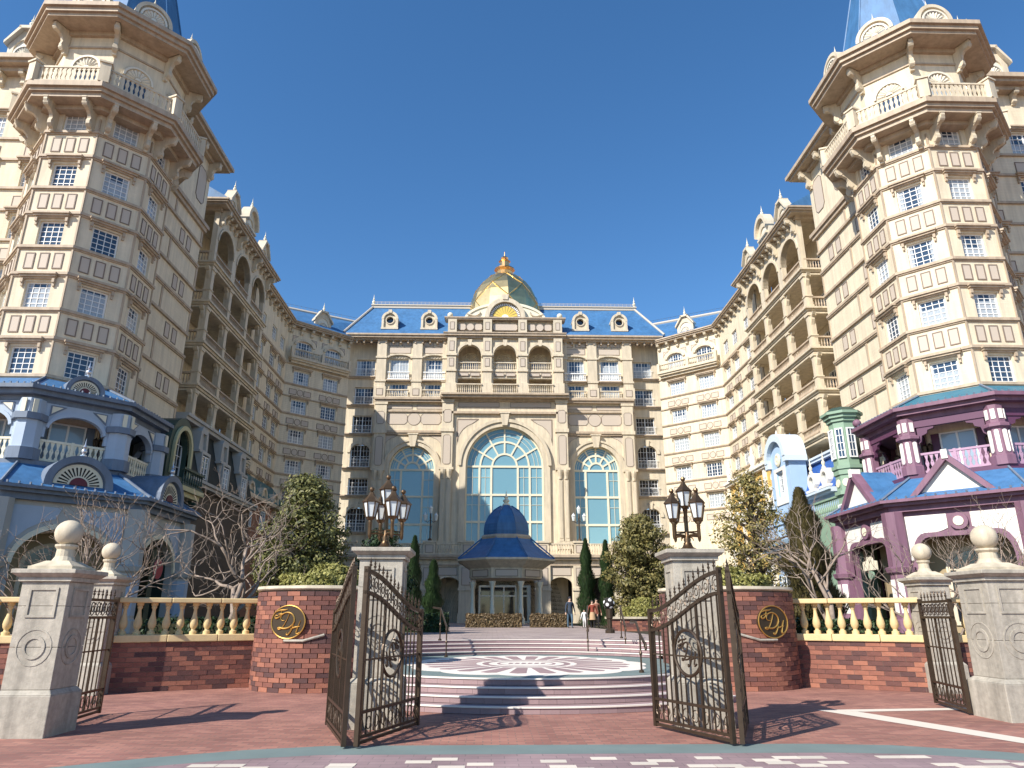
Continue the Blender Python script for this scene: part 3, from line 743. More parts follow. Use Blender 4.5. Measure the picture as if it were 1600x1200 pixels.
for s in (-1, 1):
    for c in (3.8, 7.6, 11.6, 15.6):
        q = MB().box(-.75, .75, -.25, .05, GZ, 6.3).box(-.85, .85, -.35, .05, 3.9, 4.15).box(-.85, .85, -.35, .05, GZ-.04, GZ+.9).box(-.6, .6, -.1, .3, 7.35, 8.55).box(-.7, .7, -.2, .4, 8.55, 8.75)
        o = O("pier", q.mesh("pier", TRIM2), mb, WT.M(s*c)); O("panel", panel_mesh(1.0, 1.7), o, WT.M(s*c, 4.4, .253)); O("panel", panel_mesh(.8, .8), o, WT.M(s*c, 7.55, .103))
    for c0, c1 in ((.0, 3.2), (4.4, 7.0), (8.2, 11.0), (12.2, 15.0)):
        O("balustrade", rail_mesh(c1-c0, 1.15, TRIM2, .24), mb, WT.M(s*(c0+c1)/2, 7.36, -.1))
        if c0 > 0: add_panel(mb, WT, s*(c0+c1)/2, 5.35, 1.9, .8)
for s in (-1, 1):                                               # lamp standards on the terrace piers
    for c in (7.6,):
        l = thing("terrace_lamp", "small four-armed lamp standard on terrace pier %s of the gazebo" % ("left" if s < 0 else "right"), "lamp", T(XC+s*c, TY+.15, 8.75), "lamp standards on the terrace")
        O("post", cached("tlp", lambda: MB().lathe([(.22, 0), (.2, .15), (.07, .3), (.06, 2.2), (.1, 2.3), (.03, 2.9)], 8).tube([(-.55, 0, 2.0), (-.3, 0, 1.85), (0, 0, 2.1), (.3, 0, 1.85), (.55, 0, 2.0)], .035, 5).mesh("post", IRON)), l, T(XC+s*c, TY+.15, 8.75))
        for dx, dz in ((-.55, 2.0), (.55, 2.0), (0, 2.75)):
            O("lantern", cached("tll", lambda: MB().lathe([(.06, 0), (.12, .05), (.2, .5), (.24, .52), (.05, .78), (0, .9)], 6).mesh("lantern", FROST)), l, T(XC+s*c+dx, TY+.15, 8.75+dz))

# ---------------------------------------------------------------- entrance gazebo
GX, GY = XC-.1, 61.0
gz = thing("entrance_gazebo", "domed blue-roofed entrance gazebo on slim columns before the hotel", "gazebo", T(GX, GY, GZ))
def ngon(n, r, x=0, y=0, a=0): return [(x + r*cos(a + 2*pi*i/n), y + r*sin(a + 2*pi*i/n)) for i in range(n)]
q = MB(); R8 = pi/8
q.lathe([(4.25, 5.75), (3.6, 6.2), (2.7, 6.9), (2.15, 7.5)], 8)
gr = O("roof", q.mesh("roof", ROOF), gz, T(GX, GY, .15, R8))
O("cupola", MB().lathe([(2.0, 7.75), (2.05, 8.1), (1.95, 8.7), (1.65, 9.3), (1.15, 9.85), (.55, 10.25), (.25, 10.4)], 8).mesh("cupola", ROOF), gr, T(GX, GY, .15, R8))
q = MB().lathe([(2.2, 7.42), (2.25, 7.6), (2.1, 7.78)], 8); O("collar", q.mesh("collar", TRIM), gr, T(GX, GY, .15, R8))
O("finial", finial_mesh(1.35, .3, IVORY), gr, T(GX, GY, 10.5))
q = MB().lathe([(4.3, 5.6), (4.32, 5.76)], 8).lathe([(3.3, 5.05), (4.2, 5.6)], 8).lathe([(3.15, 4.25), (3.2, 5.06)], 8)
O("entablature", q.mesh("entablature", TRIM2), gz, T(GX, GY, .15, R8))
q = MB()
for i in range(8):
    a0, a1 = R8*2*i+R8, R8*2*(i+1)+R8; r = 4.25
    q.tube([(r*cos(a0), r*sin(a0), 5.82), (2.15*cos(a0), 2.15*sin(a0), 7.55)], .06, 4)
    q.tube([(1.98*cos(a0), 1.98*sin(a0), 8.15), (1.9*cos(a0), 1.9*sin(a0), 8.75), (1.6*cos(a0), 1.6*sin(a0), 9.35), (1.1*cos(a0), 1.1*sin(a0), 9.92), (.5*cos(a0), .5*sin(a0), 10.3)], .05, 4)
O("roof_ribs", q.mesh("roof_ribs", ROOF), gr, T(GX, GY, .15))
for i in range(8):
    a = R8*(2*i+1); x, y = GX+2.95*cos(a), GY+2.95*sin(a)
    O("column", cached("gcol", lambda: MB().lathe([(.30, 0), (.30, .5), (.24, .55), (.2, .7), (.2, 1.2), (.16, 1.3), (.14, 2.8), (.18, 2.9), (.26, 3.2), (.3, 3.3)], 10).mesh("column", IVORY, smooth=True)), gz, T(x, y, GZ))
    w = Wall((GX+3.17*cos(a), GY+3.17*sin(a)), (GX+3.17*cos(a+pi/4), GY+3.17*sin(a+pi/4)))
    a2 = a + pi/8; O("panel", panel_mesh(1.8, .55), gz, T(GX+2.965*cos(a2), GY+2.965*sin(a2), 4.5, a2+pi/2))
q = MB().prism(ngon(8, 3.3, 0, 0, R8), 0, .06); O("floor", q.mesh("floor", PAVE_UP), gz, T(GX, GY, GZ))
# entrance doors behind the gazebo
ed = MB().plate(rect(-2.6, 2.6, 0, 3.6), [rect(-2.4+i*1.2, -1.35+i*1.2, .2, 2.5) for i in range(4)] + [rect(-2.4+i*1.2, -1.35+i*1.2, 2.65, 3.4) for i in range(4)], 0, .1)
o = O("entrance_door", ed.mesh("entrance_door", IVORY), mb, T(XC, TY+.7, GZ)); 
for i in range(4): O("pane", cached("edp", lambda: MB().box(-.55, .55, 0, .01, .15, 3.45).mesh("pane", GLASS_DARK)), o, T(XC-1.875+i*1.2, TY+.76, GZ))
# ================================================================= SIDE WINGS, TOWERS, PAVILIONS
FH = 3.25
WZ = [28.2, 25.3, 22.05, 18.8, 15.55, 12.3]      # sill heights of the wing windows (top row opens on a balcony)
FL = [27.1, 23.85, 20.6, 17.35, 14.1]             # loggia floors
WEV = 32.0
def side(s, pts):
    p = [(XC + s*x, y) for x, y in pts]
    return p if s > 0 else p[::-1]
def sidewall(s, a, b):
    p = side(s, [a, b]); return Wall(p[0], p[1])
SIDE = {-1: "left", 1: "right"}

def shell_dormer(kind):
    """gable standing on the eaves; faces -y"""
    def fn():
        q = MB()
        if kind == 'round':
            q.plate(arch(0, 1.25, 0, 1.7, 1.5), [arch(0, .8, .001, 1.2, 1.0)], 0, .5, k=0)
            q.plate([(p[0]*1.08, p[1]*1.05) for p in arch(0, 1.25, 0, 1.7, 1.5)][2:] + [(p[0]*.86, p[1]*.93) for p in arch(0, 1.25, 0, 1.7, 1.5)][2:][::-1], [], -.3, .5, k=0)
            q.plate(arch(0, .8, .001, 1.2, 1.0), [], .1, .3, k=1)
            q.box(-1.0, 1.0, -.2, .1, 1.15, 1.35)
        else:
            q.plate([(-1.0, 0), (1.0, 0), (1.0, 1.0), (.35, 2.1), (-.35, 2.1), (-1.0, 1.0)], [arch(0, .68, .001, .7, .75)], 0, .5, k=0)
            for sx in (-1, 1): q.plate([(sx*1.15, .95), (sx*1.15, 1.15), (sx*.38, 2.3), (sx*.3, 2.1)][::sx], [], -.25, .5, k=0)
            q.box(-.45, .45, -.25, .5, 2.1, 2.3); q.plate(arch(0, .68, .001, .7, .75), [], .1, .3, k=1)
        return q.mesh("gable_dormer", TRIM2, SHELL)
    return cached(("gd", kind), fn)
def add_shell_dormer(th, wl, u, z, d, kind):
    g = O("gable_dormer", shell_dormer(kind), th, wl.M(u, z, d))
    O("shell", shell_mesh(.62, SHELL, TRIM2, rays=9), g, wl.M(u, z + (.75 if kind == 'round' else .35), d-.06))
    O("finial", finial_mesh(1.2, .16, IVORY), g, wl.M(u, z + (3.25 if kind == 'round' else 2.3), d-.1))

def build_wing(s):
    th = thing("hotel_wing", "cream hotel wing with stacked columned balconies on the %s" % ("shaded left side" if s < 0 else "sunlit right side"), "hotel wing", T(XC+s*24, 60, GZ))
    WA = sidewall(s, (17.9, 77.6), (23.6, 72.4)); WBf = sidewall(s, (23.6, 72.4), (23.6, 61.0))
    WS = sidewall(s, (21.3, 43.6), (21.3, 35.2)); WBk = sidewall(s, (25.2, 61), (25.2, 48.8)); WRc = sidewall(s, (24.2, 48.9), (24.2, 43.6))
    g = lambda wl, u: u if s > 0 else wl.w - u                 # u counted from the court end on both sides
    # --- angled front and straight front
    for wl, cols, w in ((WA, (2.2, 5.75), 1.8), (WBf, (1.8, 4.6, 8.2), 1.45)):
        hol = []; 
        for i, z in enumerate(WZ):
            for u in cols: hol.append(rect(g(wl, u)-w/2, g(wl, u)+w/2, z, z+1.45))
        if wl is WA:
            hol = [h for h in hol if h[0][1] != WZ[0]] + [arch(g(wl, u), .95, WZ[0], WZ[0]+1.5, .55) for u in cols]
        O("wall", MB().plate(rect(0, wl.w, GZ, WEV-.2), hol, 0, .4).mesh("wall", CREAM), th, wl.M())
        for i, z in enumerate(WZ):
            for u in cols:
                uu = g(wl, u)
                add_window(th, wl, uu, z, w if not (wl is WA and i == 0) else 1.9, 1.45 if not (wl is WA and i == 0) else 1.95, 6 if w > 1.5 else 4, 4, 2, hood=i > 0)
                if 0 < i:
                    zz = z - 1.25
                    if wl is WA:
                        add_panel(th, wl, uu-.85, zz, .85, .62, 'rect'); add_panel(th, wl, uu+.85, zz, .85, .62, 'rect'); add_panel(th, wl, uu, zz-.05, .72, .72, 'circle')
                    else:
                        add_panel(th, wl, uu-.45, zz, .75, .65); add_panel(th, wl, uu+.45, zz, .75, .65)
    for u in (2.2, 5.75):
        O("shell", cached("winhead", lambda: MB().plate(arch(0, 1.25, 0, 0, .8)[2:] + arch(0, .97, 0, 0, .56)[2:][::-1], [], -.16, .02).mesh("arch_surround", TRIM2)), th, WA.M(g(WA, u), WZ[0]+1.5, .002))
        O("balustrade", rail_mesh(3.3, .95, TRIM2, .22), th, WA.M(g(WA, u), WZ[0]-.1, .62))
        for sp, dx in (('spandrelL', -1.45), ('spandrelR', 1.45)): add_panel(th, WA, g(WA, u)+dx, WZ[0]+2.5, .7, .75, sp)
    q = MB().box(.2, WA.w-.2, -.8, .05, -.3, -.1).box(.3, WA.w-.3, -.65, .05, -.5, -.3).box(.4, WA.w-.4, -.4, .05, -.75, -.5)
    for x in (.35, 4.0, WA.w-.35): q.box(x-.16, x+.16, -.76, -.46, -.1, .95)
    O("balcony", q.mesh("balcony", TRIM2), th, WA.M(0, WZ[0], 0))
    # bands along both fronts
    line = side(s, [(17.9, 77.6), (23.6, 72.4), (23.6, 61.2)])
    for i, z in enumerate(WZ):
        q = MB()
        if i: q.strip(line, -.05, .14, z-.18, z-.04).strip(line, -.05, .08, z-.26, z-.18)
        if i < 5 : q.strip(line, -.05, .12, z-1.55 if i else z-.85, z-1.42 if i else z-.7)
        O("string_course", q.mesh("string_course", TRIM), th)
    # --- loggia
    LW = sidewall(s, (22.6, 61.2), (22.6, 49.0)); n = 3; bw = LW.w/n
    O("wall", MB().plate(rect(0, WBk.w, GZ, WEV-.3), [], 0, .3).mesh("wall", CREAM), th, WBk.M())
    O("wall", MB().plate(rect(0, WRc.w, GZ, WEV-.1), [], 0, .3).mesh("wall", CREAM), th, WRc.M())
    side_l = side(s, [(25.2, 61.2), (22.6, 61.2)]); 
    for pa in (((23.6, 61.2), (25.2, 61.2)), ((24.2, 48.85), (25.2, 48.85))):
        w = sidewall(s, *pa); O("wall", MB().box(0, w.w, -.1, .1, GZ, WEV-.3).mesh("wall", CREAM), th, w.M())
    slabline = side(s, [(24.8, 61.2), (22.6, 61.2), (22.6, 49.0), (24.8, 49.0)])
    for i, z in enumerate(FL):
        q = MB(); pl = offset(slabline, .35)
        q.strip(slabline, -1.0, .0, z-.42, z-.02); q.strip(slabline, -.6, .16, z-.30, z-.14); q.strip(slabline, -.6, .30, z-.14, z); q.strip(slabline, -.5, .08, z-.5, z-.36)
        ins = side(s, [(25.1, 61.0), (23.0, 61.0), (23.0, 49.2), (25.1, 49.2)])
        q.prism(ins if True else ins, z-.35, z-.05)
        O("balcony_slab", q.mesh("balcony_slab", TRIM2), th)
        for k in range(n):
            O("balustrade", rail_mesh(round(bw-.5, 2), .95, TRIM, .2, 5, .06), th, LW.M(bw*(k+.5), z, -.12))
        wr = sidewall(s, (22.7, 49.0), (24.2, 49.0)); O("balustrade", rail_mesh(1.3, .95, TRIM, .2, 5, .06), th, T(XC+s*23.45, 49.1, z, 0))
        for k in range(n):
            add_window(th, WBk, bw*(k+.5)-.55, z+.02, 1.7, 2.3, 4, 4, 2, hood=False, depth=-.1)
            if i > 0 or True: O("wall_lamp", cached("wlamp", lambda: MB().lathe([(.0, 0), (.1, .05), (.14, .35), (0, .5)], 6, 0, -.15).mesh("wall_lamp", IRON)), th, WBk.M(bw*(k+.5)+.8, z+1.6, 0))
        top = (FL[i-1]-.5) if i else WEV-.75
        for k in range(n+1):
            if i == 0: continue
            def post():
                q = MB(); h = 2.75
                q.box(-.24, .24, -.24, .24, 0, h); q.box(-.3, .3, -.3, .3, 0, .25); q.box(-.3, .3, -.3, .3, .95, 1.05); q.box(-.32, .32, -.32, .32, h-.15, h)
                for sx in (-1, 1):
                    q.plate([(sx*.24, h), (sx*.75, h), (sx*.6, h-.2), (sx*.42, h-.3), (sx*.42, h-.5), (sx*.3, h-.75), (sx*.24, h-.9)][::sx], [], -.12, .12)
                return q.mesh("post", TRIM2)
            O("post", cached("lpost", post), th, LW.M(max(.25, min(LW.w-.25, bw*k)), z, -.22))
    # arcade of the top floor
    q = MB(); hol = [arch(bw*(k+.5), bw/2-.42, FL[0]+.02, FL[0]+2.0, 1.55) for k in range(n)]
    q.plate(rect(0, LW.w, FL[0]+.01, WEV-.3), hol, .02, .42)
    for k in range(n):
        c = bw*(k+.5); q.plate([(c+p[0], FL[0]+2.0+p[1]) for p in arch(0, bw/2-.25, 0, 0, 1.72)[2:]] + [(c+p[0], FL[0]+2.0+p[1]) for p in arch(0, bw/2-.42, 0, 0, 1.55)[2:]][::-1], [], -.06, .45)
    O("arcade", q.mesh("arcade", TRIM2), th, LW.M())
    O("ceiling", MB().box(0, LW.w, .05, 2.75, WEV-.5, WEV-.35).mesh("ceiling", TRIM2), th, LW.M())
    # eaves with consoles
    ev = side(s, [(17.9, 77.6), (23.6, 72.4), (23.6, 61.3), (22.6, 61.3), (22.6, 48.9), (24.3, 48.9)])
    q = MB().strip(ev, -.6, .12, WEV-.55, WEV-.3).strip(ev, -.6, .62, WEV-.3, WEV-.12).strip(ev, -.6, .78, WEV-.12, WEV+.02).strip(ev, -.6, .88, WEV+.02, WEV+.16)
    O("eaves_cornice", q.mesh("eaves_cornice", TRIM), th)
    for wl, num, dp, hg in ((LW, 4, .75, 1.25), (WBf, 9, .55, .7), (WA, 7, .55, .7)):
        for k in range(num):
            u = .3 + (wl.w-.6)*k/(num-1); O("bracket", bracket_mesh(dp, hg, .26, TRIM2), th, wl.M(u, WEV-.42, 0))
    for k in range(12):
        if k % 4: O("bracket", bracket_mesh(.5, .5, .2, TRIM2), th, LW.M(.3 + (LW.w-.6)*k/12, WEV-.42, 0))
    # roof
    inn = [(17.9, 83.5), (28.6, 77.6), (28.6, 61.3), (28.6, 61.2), (28.6, 48.9), (28.6, 44)]
    o_ = offset(ev, .82); i_ = side(s, inn)
    q = MB()
    for k in range(len(ev)-1): q.add([(o_[k][0], o_[k][1], WEV+.16), (o_[k+1][0], o_[k+1][1], WEV+.16), (i_[k+1][0], i_[k+1][1], WEV+4.6), (i_[k][0], i_[k][1], WEV+4.6)], [(0, 1, 2, 3)])
    O("roof", q.mesh("roof", ROOF), th)
    q = MB()
    for k in range(len(ev)-1):
        if k != 2 and k != (5-3): q.tube([(i_[k][0], i_[k][1], WEV+4.65), (i_[k+1][0], i_[k+1][1], WEV+4.65)], .22, 6)
    q2 = MB()
    for k in range(len(ev)-1):
        a, b = Vector((*i_[k], WEV+4.8)), Vector((*i_[k+1], WEV+4.8)); L = (b-a).length
        for j in range(int(L/.45)): p = a.lerp(b, j*.45/L); q2.tube([p, p+Vector((0, 0, .5))], .014, 3)
        if L > 1: q2.tube([a+Vector((0, 0, .45)), b+Vector((0, 0, .45))], .018, 3)
    O("ridge_cap", q.mesh("ridge_cap", RIDGE), th); O("ridge_cresting", q2.mesh("ridge_cresting", SLATEBLUE), th)
    add_shell_dormer(th, WA, WA.w/2, WEV+.15, .2, 'peak')
    for k, kd in ((.5, 'peak'), (1.5, 'round'), (2.5, 'peak')): add_shell_dormer(th, LW, g(LW, bw*k), WEV+.15, .1, kd)
    # --- projecting bay next to the tower: blank siding with small panels, higher eaves
    q = MB().plate(rect(0, WS.w, GZ, WEV-.1), [], 0, .3).box(0, .3, .3, 3.0, GZ, WEV-.1).box(WS.w-.3, WS.w, .3, 3.0, GZ, WEV-.1)
    O("wall", q.mesh("wall", CREAM), th, WS.M())
    for i in range(7):
        z = 25.15 - FH*i + .3
        if z < 7: continue
        for u in (2.2, 5.9):
            for du in (-.5, .5): add_panel(th, WS, g(WS, u)+du, z-1.25, .62, .95)
        q = MB().box(0, WS.w, -.15, .05, -1.62, -1.46).box(0, WS.w, -.1, .05, -1.7, -1.62).box(0, WS.w, -.15, .05, -.1, .06)
        for u in (.0, 4.05, WS.w-.1): q.box(g(WS, u) - (0 if u == 0 and s > 0 else .1), g(WS, u)+.1, -.05, .05, .06, 1.7)
        O("string_course", q.mesh("string_course", TRIM), th, WS.M(0, z, 0))
    for u in (1.2, 4.0, 6.6): O("niche_panel", panel_mesh(1.3, 2.6, 'cut'), th, WS.M(g(WS, u), 28.2, .004))
    sl = side(s, [(24.4, 43.7), (21.3, 43.7), (21.3, 35.4)])
    O("string_course", MB().strip(sl, -.5, .3, 26.85, 27.1).strip(sl, -.5, .18, 26.6, 26.85).mesh("string_course", TRIM), th)
    q = MB().strip(sl, -.5, .3, WEV-.35, WEV-.1).strip(sl, -.5, .9, WEV-.1, WEV+.1).strip(sl, -.5, 1.1, WEV+.1, WEV+.35)
    O("eaves_cornice", q.mesh("eaves_cornice", TRIM), th)
    for u in (.4, 2.8, 5.4): O("bracket", bracket_mesh(.8, 1.3, .3, TRIM2), th, WS.M(g(WS, u), WEV-.35, 0))
    o_ = offset(sl, 1.05); q = MB(); ap = [(XC+s*25.2, 41.0, WEV+5.2), (XC+s*25.2, 36.0, WEV+5.2)]
    P = [(o_[k][0], o_[k][1], WEV+.35) for k in range(3)]
    if s < 0: P = P[::-1]
    q.add([P[0], P[1], P[2], ap[0], ap[1]], [(0, 1, 3), (1, 2, 4, 3)])
    O("roof", q.mesh("roof", ROOF), th)
    # --- wing beyond the tower, facing the street
    WO = sidewall(s, (24.5, 35.6), (44, 35.6)); 
    hol = [rect(g(WO, u)-.95, g(WO, u)+.95, z, z+1.5) for u in (2.9, 6.4, 9.9) for z in (28.0, 24.7, 21.4, 18.1, 14.8, 11.5)]
    O("wall", MB().plate(rect(0, WO.w, GZ, WEV+1.2), hol, 0, .4).mesh("wall", CREAM), th, WO.M())
    for u in (2.9, 6.4, 9.9):
        for z in (28.0, 24.7, 21.4, 18.1, 14.8, 11.5):
            add_window(th, WO, g(WO, u), z, 1.9, 1.5, 6, 4, 3, hood=True); add_panel(th, WO, g(WO, u)-.6, z-1.3, .9, .7); add_panel(th, WO, g(WO, u)+.6, z-1.3, .9, .7)
    q = MB()
    for z in (28.0, 24.7, 21.4, 18.1, 14.8, 11.5): q.box(0, WO.w, -.13, .05, z-.2, z-.05).box(0, WO.w, -.12, .05, z-1.6, z-1.45)
    O("string_course", q.mesh("string_course", TRIM), th, WO.M())
    q = MB().box(0, WO.w, -.5, .1, WEV+.3, WEV+.6).box(0, WO.w, -.9, .1, WEV+.6, WEV+.8).box(0, WO.w, -1.1, .1, WEV+.8, WEV+1.1)
    O("eaves_cornice", q.mesh("eaves_cornice", TRIM), th, WO.M())
    for k in range(8): O("bracket", bracket_mesh(.6, .8, .24, TRIM2), th, WO.M(g(WO, 1.0+1.3*k), WEV+.3, 0))
    q = MB(); y0 = 35.6-1.1; x0, x1 = sorted((XC+s*23, XC+s*44)); q.add([(x0, y0, WEV+1.1), (x1, y0, WEV+1.1), (x1, y0+6, WEV+5.5), (x0, y0+6, WEV+5.5)], [(0, 1, 2, 3)])
    O("roof", q.mesh("roof", ROOF), th)
    add_shell_dormer(th, WO, g(WO, 5.0), WEV+1.1, .6, 'peak')
    return th
wings = {s: build_wing(s) for s in (-1, 1)}

# ---------------------------------------------------------------- corner towers
TXO, TYC, TA = 23.0, 34.45, 3.1
def octa(a, cx=0, cy=0):
    """ccw, apothem a, with faces along the axes"""
    r = a/cos(pi/8); return [(cx + r*cos(pi/8 + pi/4*i), cy + r*sin(pi/8 + pi/4*i)) for i in range(8)]
def octwall(i, a, cx, cy):
    p = octa(a, cx, cy); return Wall(p[i], p[(i+1) % 8])        # ccw order is left to right seen from outside
# face i lies between corners i and i+1 ; normals at angle 45*(i+1): 0:45deg 1:90(+y) 2:135 3:180(-x) 4:225 5:270(-y) 6:315 7:0(+x)
def build_tower(s):
    cx, cy = XC+s*TXO, TYC
    th = thing("hotel_tower", "tall octagonal cream corner tower with bracketed balcony, %s" % ("left of the court" if s < 0 else "right of the court in full sun"), "tower", T(cx, cy, GZ))
    faces = (5, 6, 7, 4) if s < 0 else (5, 4, 3, 6)
    rows = [25.3, 22.0, 18.7, 15.4, 12.1]; ww, wh = 1.22, 1.35
    sd = TA*2*math.tan(pi/8)
    q = MB()
    for i in range(8):
        wl = octwall(i, TA, cx, cy)
        hol = [rect(sd/2-ww/2, sd/2+ww/2, z, z+wh) for z in rows] if i in faces else []
        pl = MB().plate(rect(0, sd, GZ, 32.0), hol, 0, .3); q.merge(pl, T(-cx, -cy) @ wl.M())
    O("wall", q.mesh("wall", CREAM), th, T(cx, cy))
    for i in faces:
        wl = octwall(i, TA, cx, cy)
        for j, z in enumerate(rows):
            add_window(th, wl, sd/2, z, ww, wh, 4, 5, 0, hood=j > 0, depth=.14)
            for du in (-.68, 0, .68): add_panel(th, wl, sd/2+du, z-1.28, .46, .85)
        O("window_hood", cached("lintel", lambda: MB().box(-.95, .95, -.14, .05, 0, .35).box(-1.05, 1.05, -.22, .05, .35, .5).mesh("window_hood", TRIM)), th, wl.M(sd/2, rows[0]+wh+.15, .001))
    for z in rows:
        q = MB()
        for z0, z1, o in ((-.18, -.04, .13), (-.25, -.18, .07), (-1.62, -1.48, .13), (-1.70, -1.62, .07)): q.prism(octa(TA+o), z0, z1)
        O("string_course", q.mesh("string_course", TRIM), th, T(cx, cy, z))
    q = MB()
    for p in octa(TA+.02): q.box(p[0]-.04, p[0]+.04, p[1]-.04, p[1]+.04, GZ, 26.0)
    O("corner_strip", q.mesh("corner_strip", TRIM), th, T(cx, cy))
    # balcony
    q = MB()
    for z0, z1, a in ((26.55, 26.8, TA+1.1), (26.8, 27.0, TA+1.25), (27.0, 27.3, TA+1.4), (26.3, 26.55, TA+.45)): q.prism(octa(a), z0, z1)
    O("balcony_slab", q.mesh("balcony_slab", TRIM), th, T(cx, cy))
    ab = TA+1.2; sb = ab*2*math.tan(pi/8)
    def brail():
        q = MB(); w = sb-.5; h = 1.0
        q.box(-w/2, w/2, -.06, .06, h-.1, h); q.box(-w/2, w/2, -.06, .06, .05, .15)
        m = 13
        for k in range(m):
            x = -w/2 + w*(k+.5)/m; t = w/m*.5
            o = [(x-t*.8, .15), (x+t*.8, .15), (x+t*.4, .35), (x+t*.8, .55), (x+t*.35, .75), (x+t*.8, h-.1), (x-t*.8, h-.1), (x-t*.35, .75), (x-t*.8, .55), (x-t*.4, .35)]
            q.plate(o, [], -.03, .03)
        return q.mesh("balustrade", TRIM2)
    bm_ = cached("towerrail", brail)
    for i in range(8):
        wl = octwall(i, ab, cx, cy); O("balustrade", bm_, th, wl.M(sb/2, 27.3, 0))
        O("post", cached("towerpost", lambda: MB().box(-.24, .24, -.24, .24, 0, 1.12).box(-.3, .3, -.3, .3, 1.12, 1.22).mesh("post", TRIM2)), th, T(*octa(ab-.05, cx, cy)[i], 27.3, pi/8+pi/4*i))
        wl = octwall(i, TA, cx, cy)
        for u in (.32, sd-.32): O("bracket", bracket_mesh(1.15, 1.35, .19, TRIM2), th, wl.M(u, 26.5, 0))
        # top room: shell over a french window, consoles under the eaves
        f = O("window", cached("shelldoor", lambda: MB().plate(arch(0, .85, 0, 1.9, .85), [rect(-.6, .6, .02, 1.75)], -.1, .05).mesh("window", TRIM2)), th, wl.M(sd/2, 27.32, 0))
        O("shell", shell_mesh(.78, SHELL, TRIM2, rays=9), f, wl.M(sd/2, 29.2, .1)); O("pane", cached("sdp", lambda: MB().box(-.6, .6, 0, .01, 0, 1.75).mesh("pane", GLASS)), f, wl.M(sd/2, 27.32, .02))
        p = octa(TA, cx, cy)[i]; O("bracket", bracket_mesh(.95, 1.5, .2, TRIM2), th, T(p[0], p[1], 31.55, pi/8+pi/4*i+pi/2))
    q = MB()
    O("string_course", MB().prism(octa(TA+.08), 30.55, 30.65).mesh("string_course", TRIM), th, T(cx, cy))
    for z0, z1, a in ((31.55, 31.75, TA+1.25), (31.75, 32.0, TA+1.4), (32.0, 32.25, TA+1.55), (31.3, 31.55, TA+.2)): q.prism(octa(a), z0, z1)
    O("eaves_cornice", q.mesh("eaves_cornice", TRIM), th, T(cx, cy))
    q = MB().prism(octa(TA+1.5), 32.25, 33.4, 0, octa(TA-.3)).prism(octa(TA-.3), 33.4, 45.5, 0, octa(.12))
    rf = O("roof", q.mesh("roof", ROOF), th, T(cx, cy))
    q = MB(); a_, b_ = octa(TA-.28), octa(.13)
    for i in range(8): q.tube([(*a_[i], 33.4), (*b_[i], 45.5)], .05, 4)
    O("roof_ribs", q.mesh("roof_ribs", ROOF), rf, T(cx, cy)); O("finial", finial_mesh(2.5, .25, IVORY), rf, T(cx, cy, 45.4))
    for i in range(8):
        wl = octwall(i, TA+.75, cx, cy); w = wl.w
        d = O("gable_dormer", cached("towerdormer", lambda: MB().plate(arch(0, .85, 0, .55, .95), [], 0, .9).plate([(p[0], p[1]) for p in arch(0, 1.0, 0, .55, 1.1)[2:]] + arch(0, .8, 0, .55, .9)[2:][::-1], [], -.15, .9).mesh("gable_dormer", TRIM2)), th, wl.M(w/2, 32.3, 0))
        O("shell", shell_mesh(.72, SHELL, TRIM2, rays=9), d, wl.M(w/2, 32.85, .06)); O("finial", finial_mesh(.8, .1, IVORY), d, wl.M(w/2, 33.95, -.3))
    return th
for s in (-1, 1): build_tower(s)
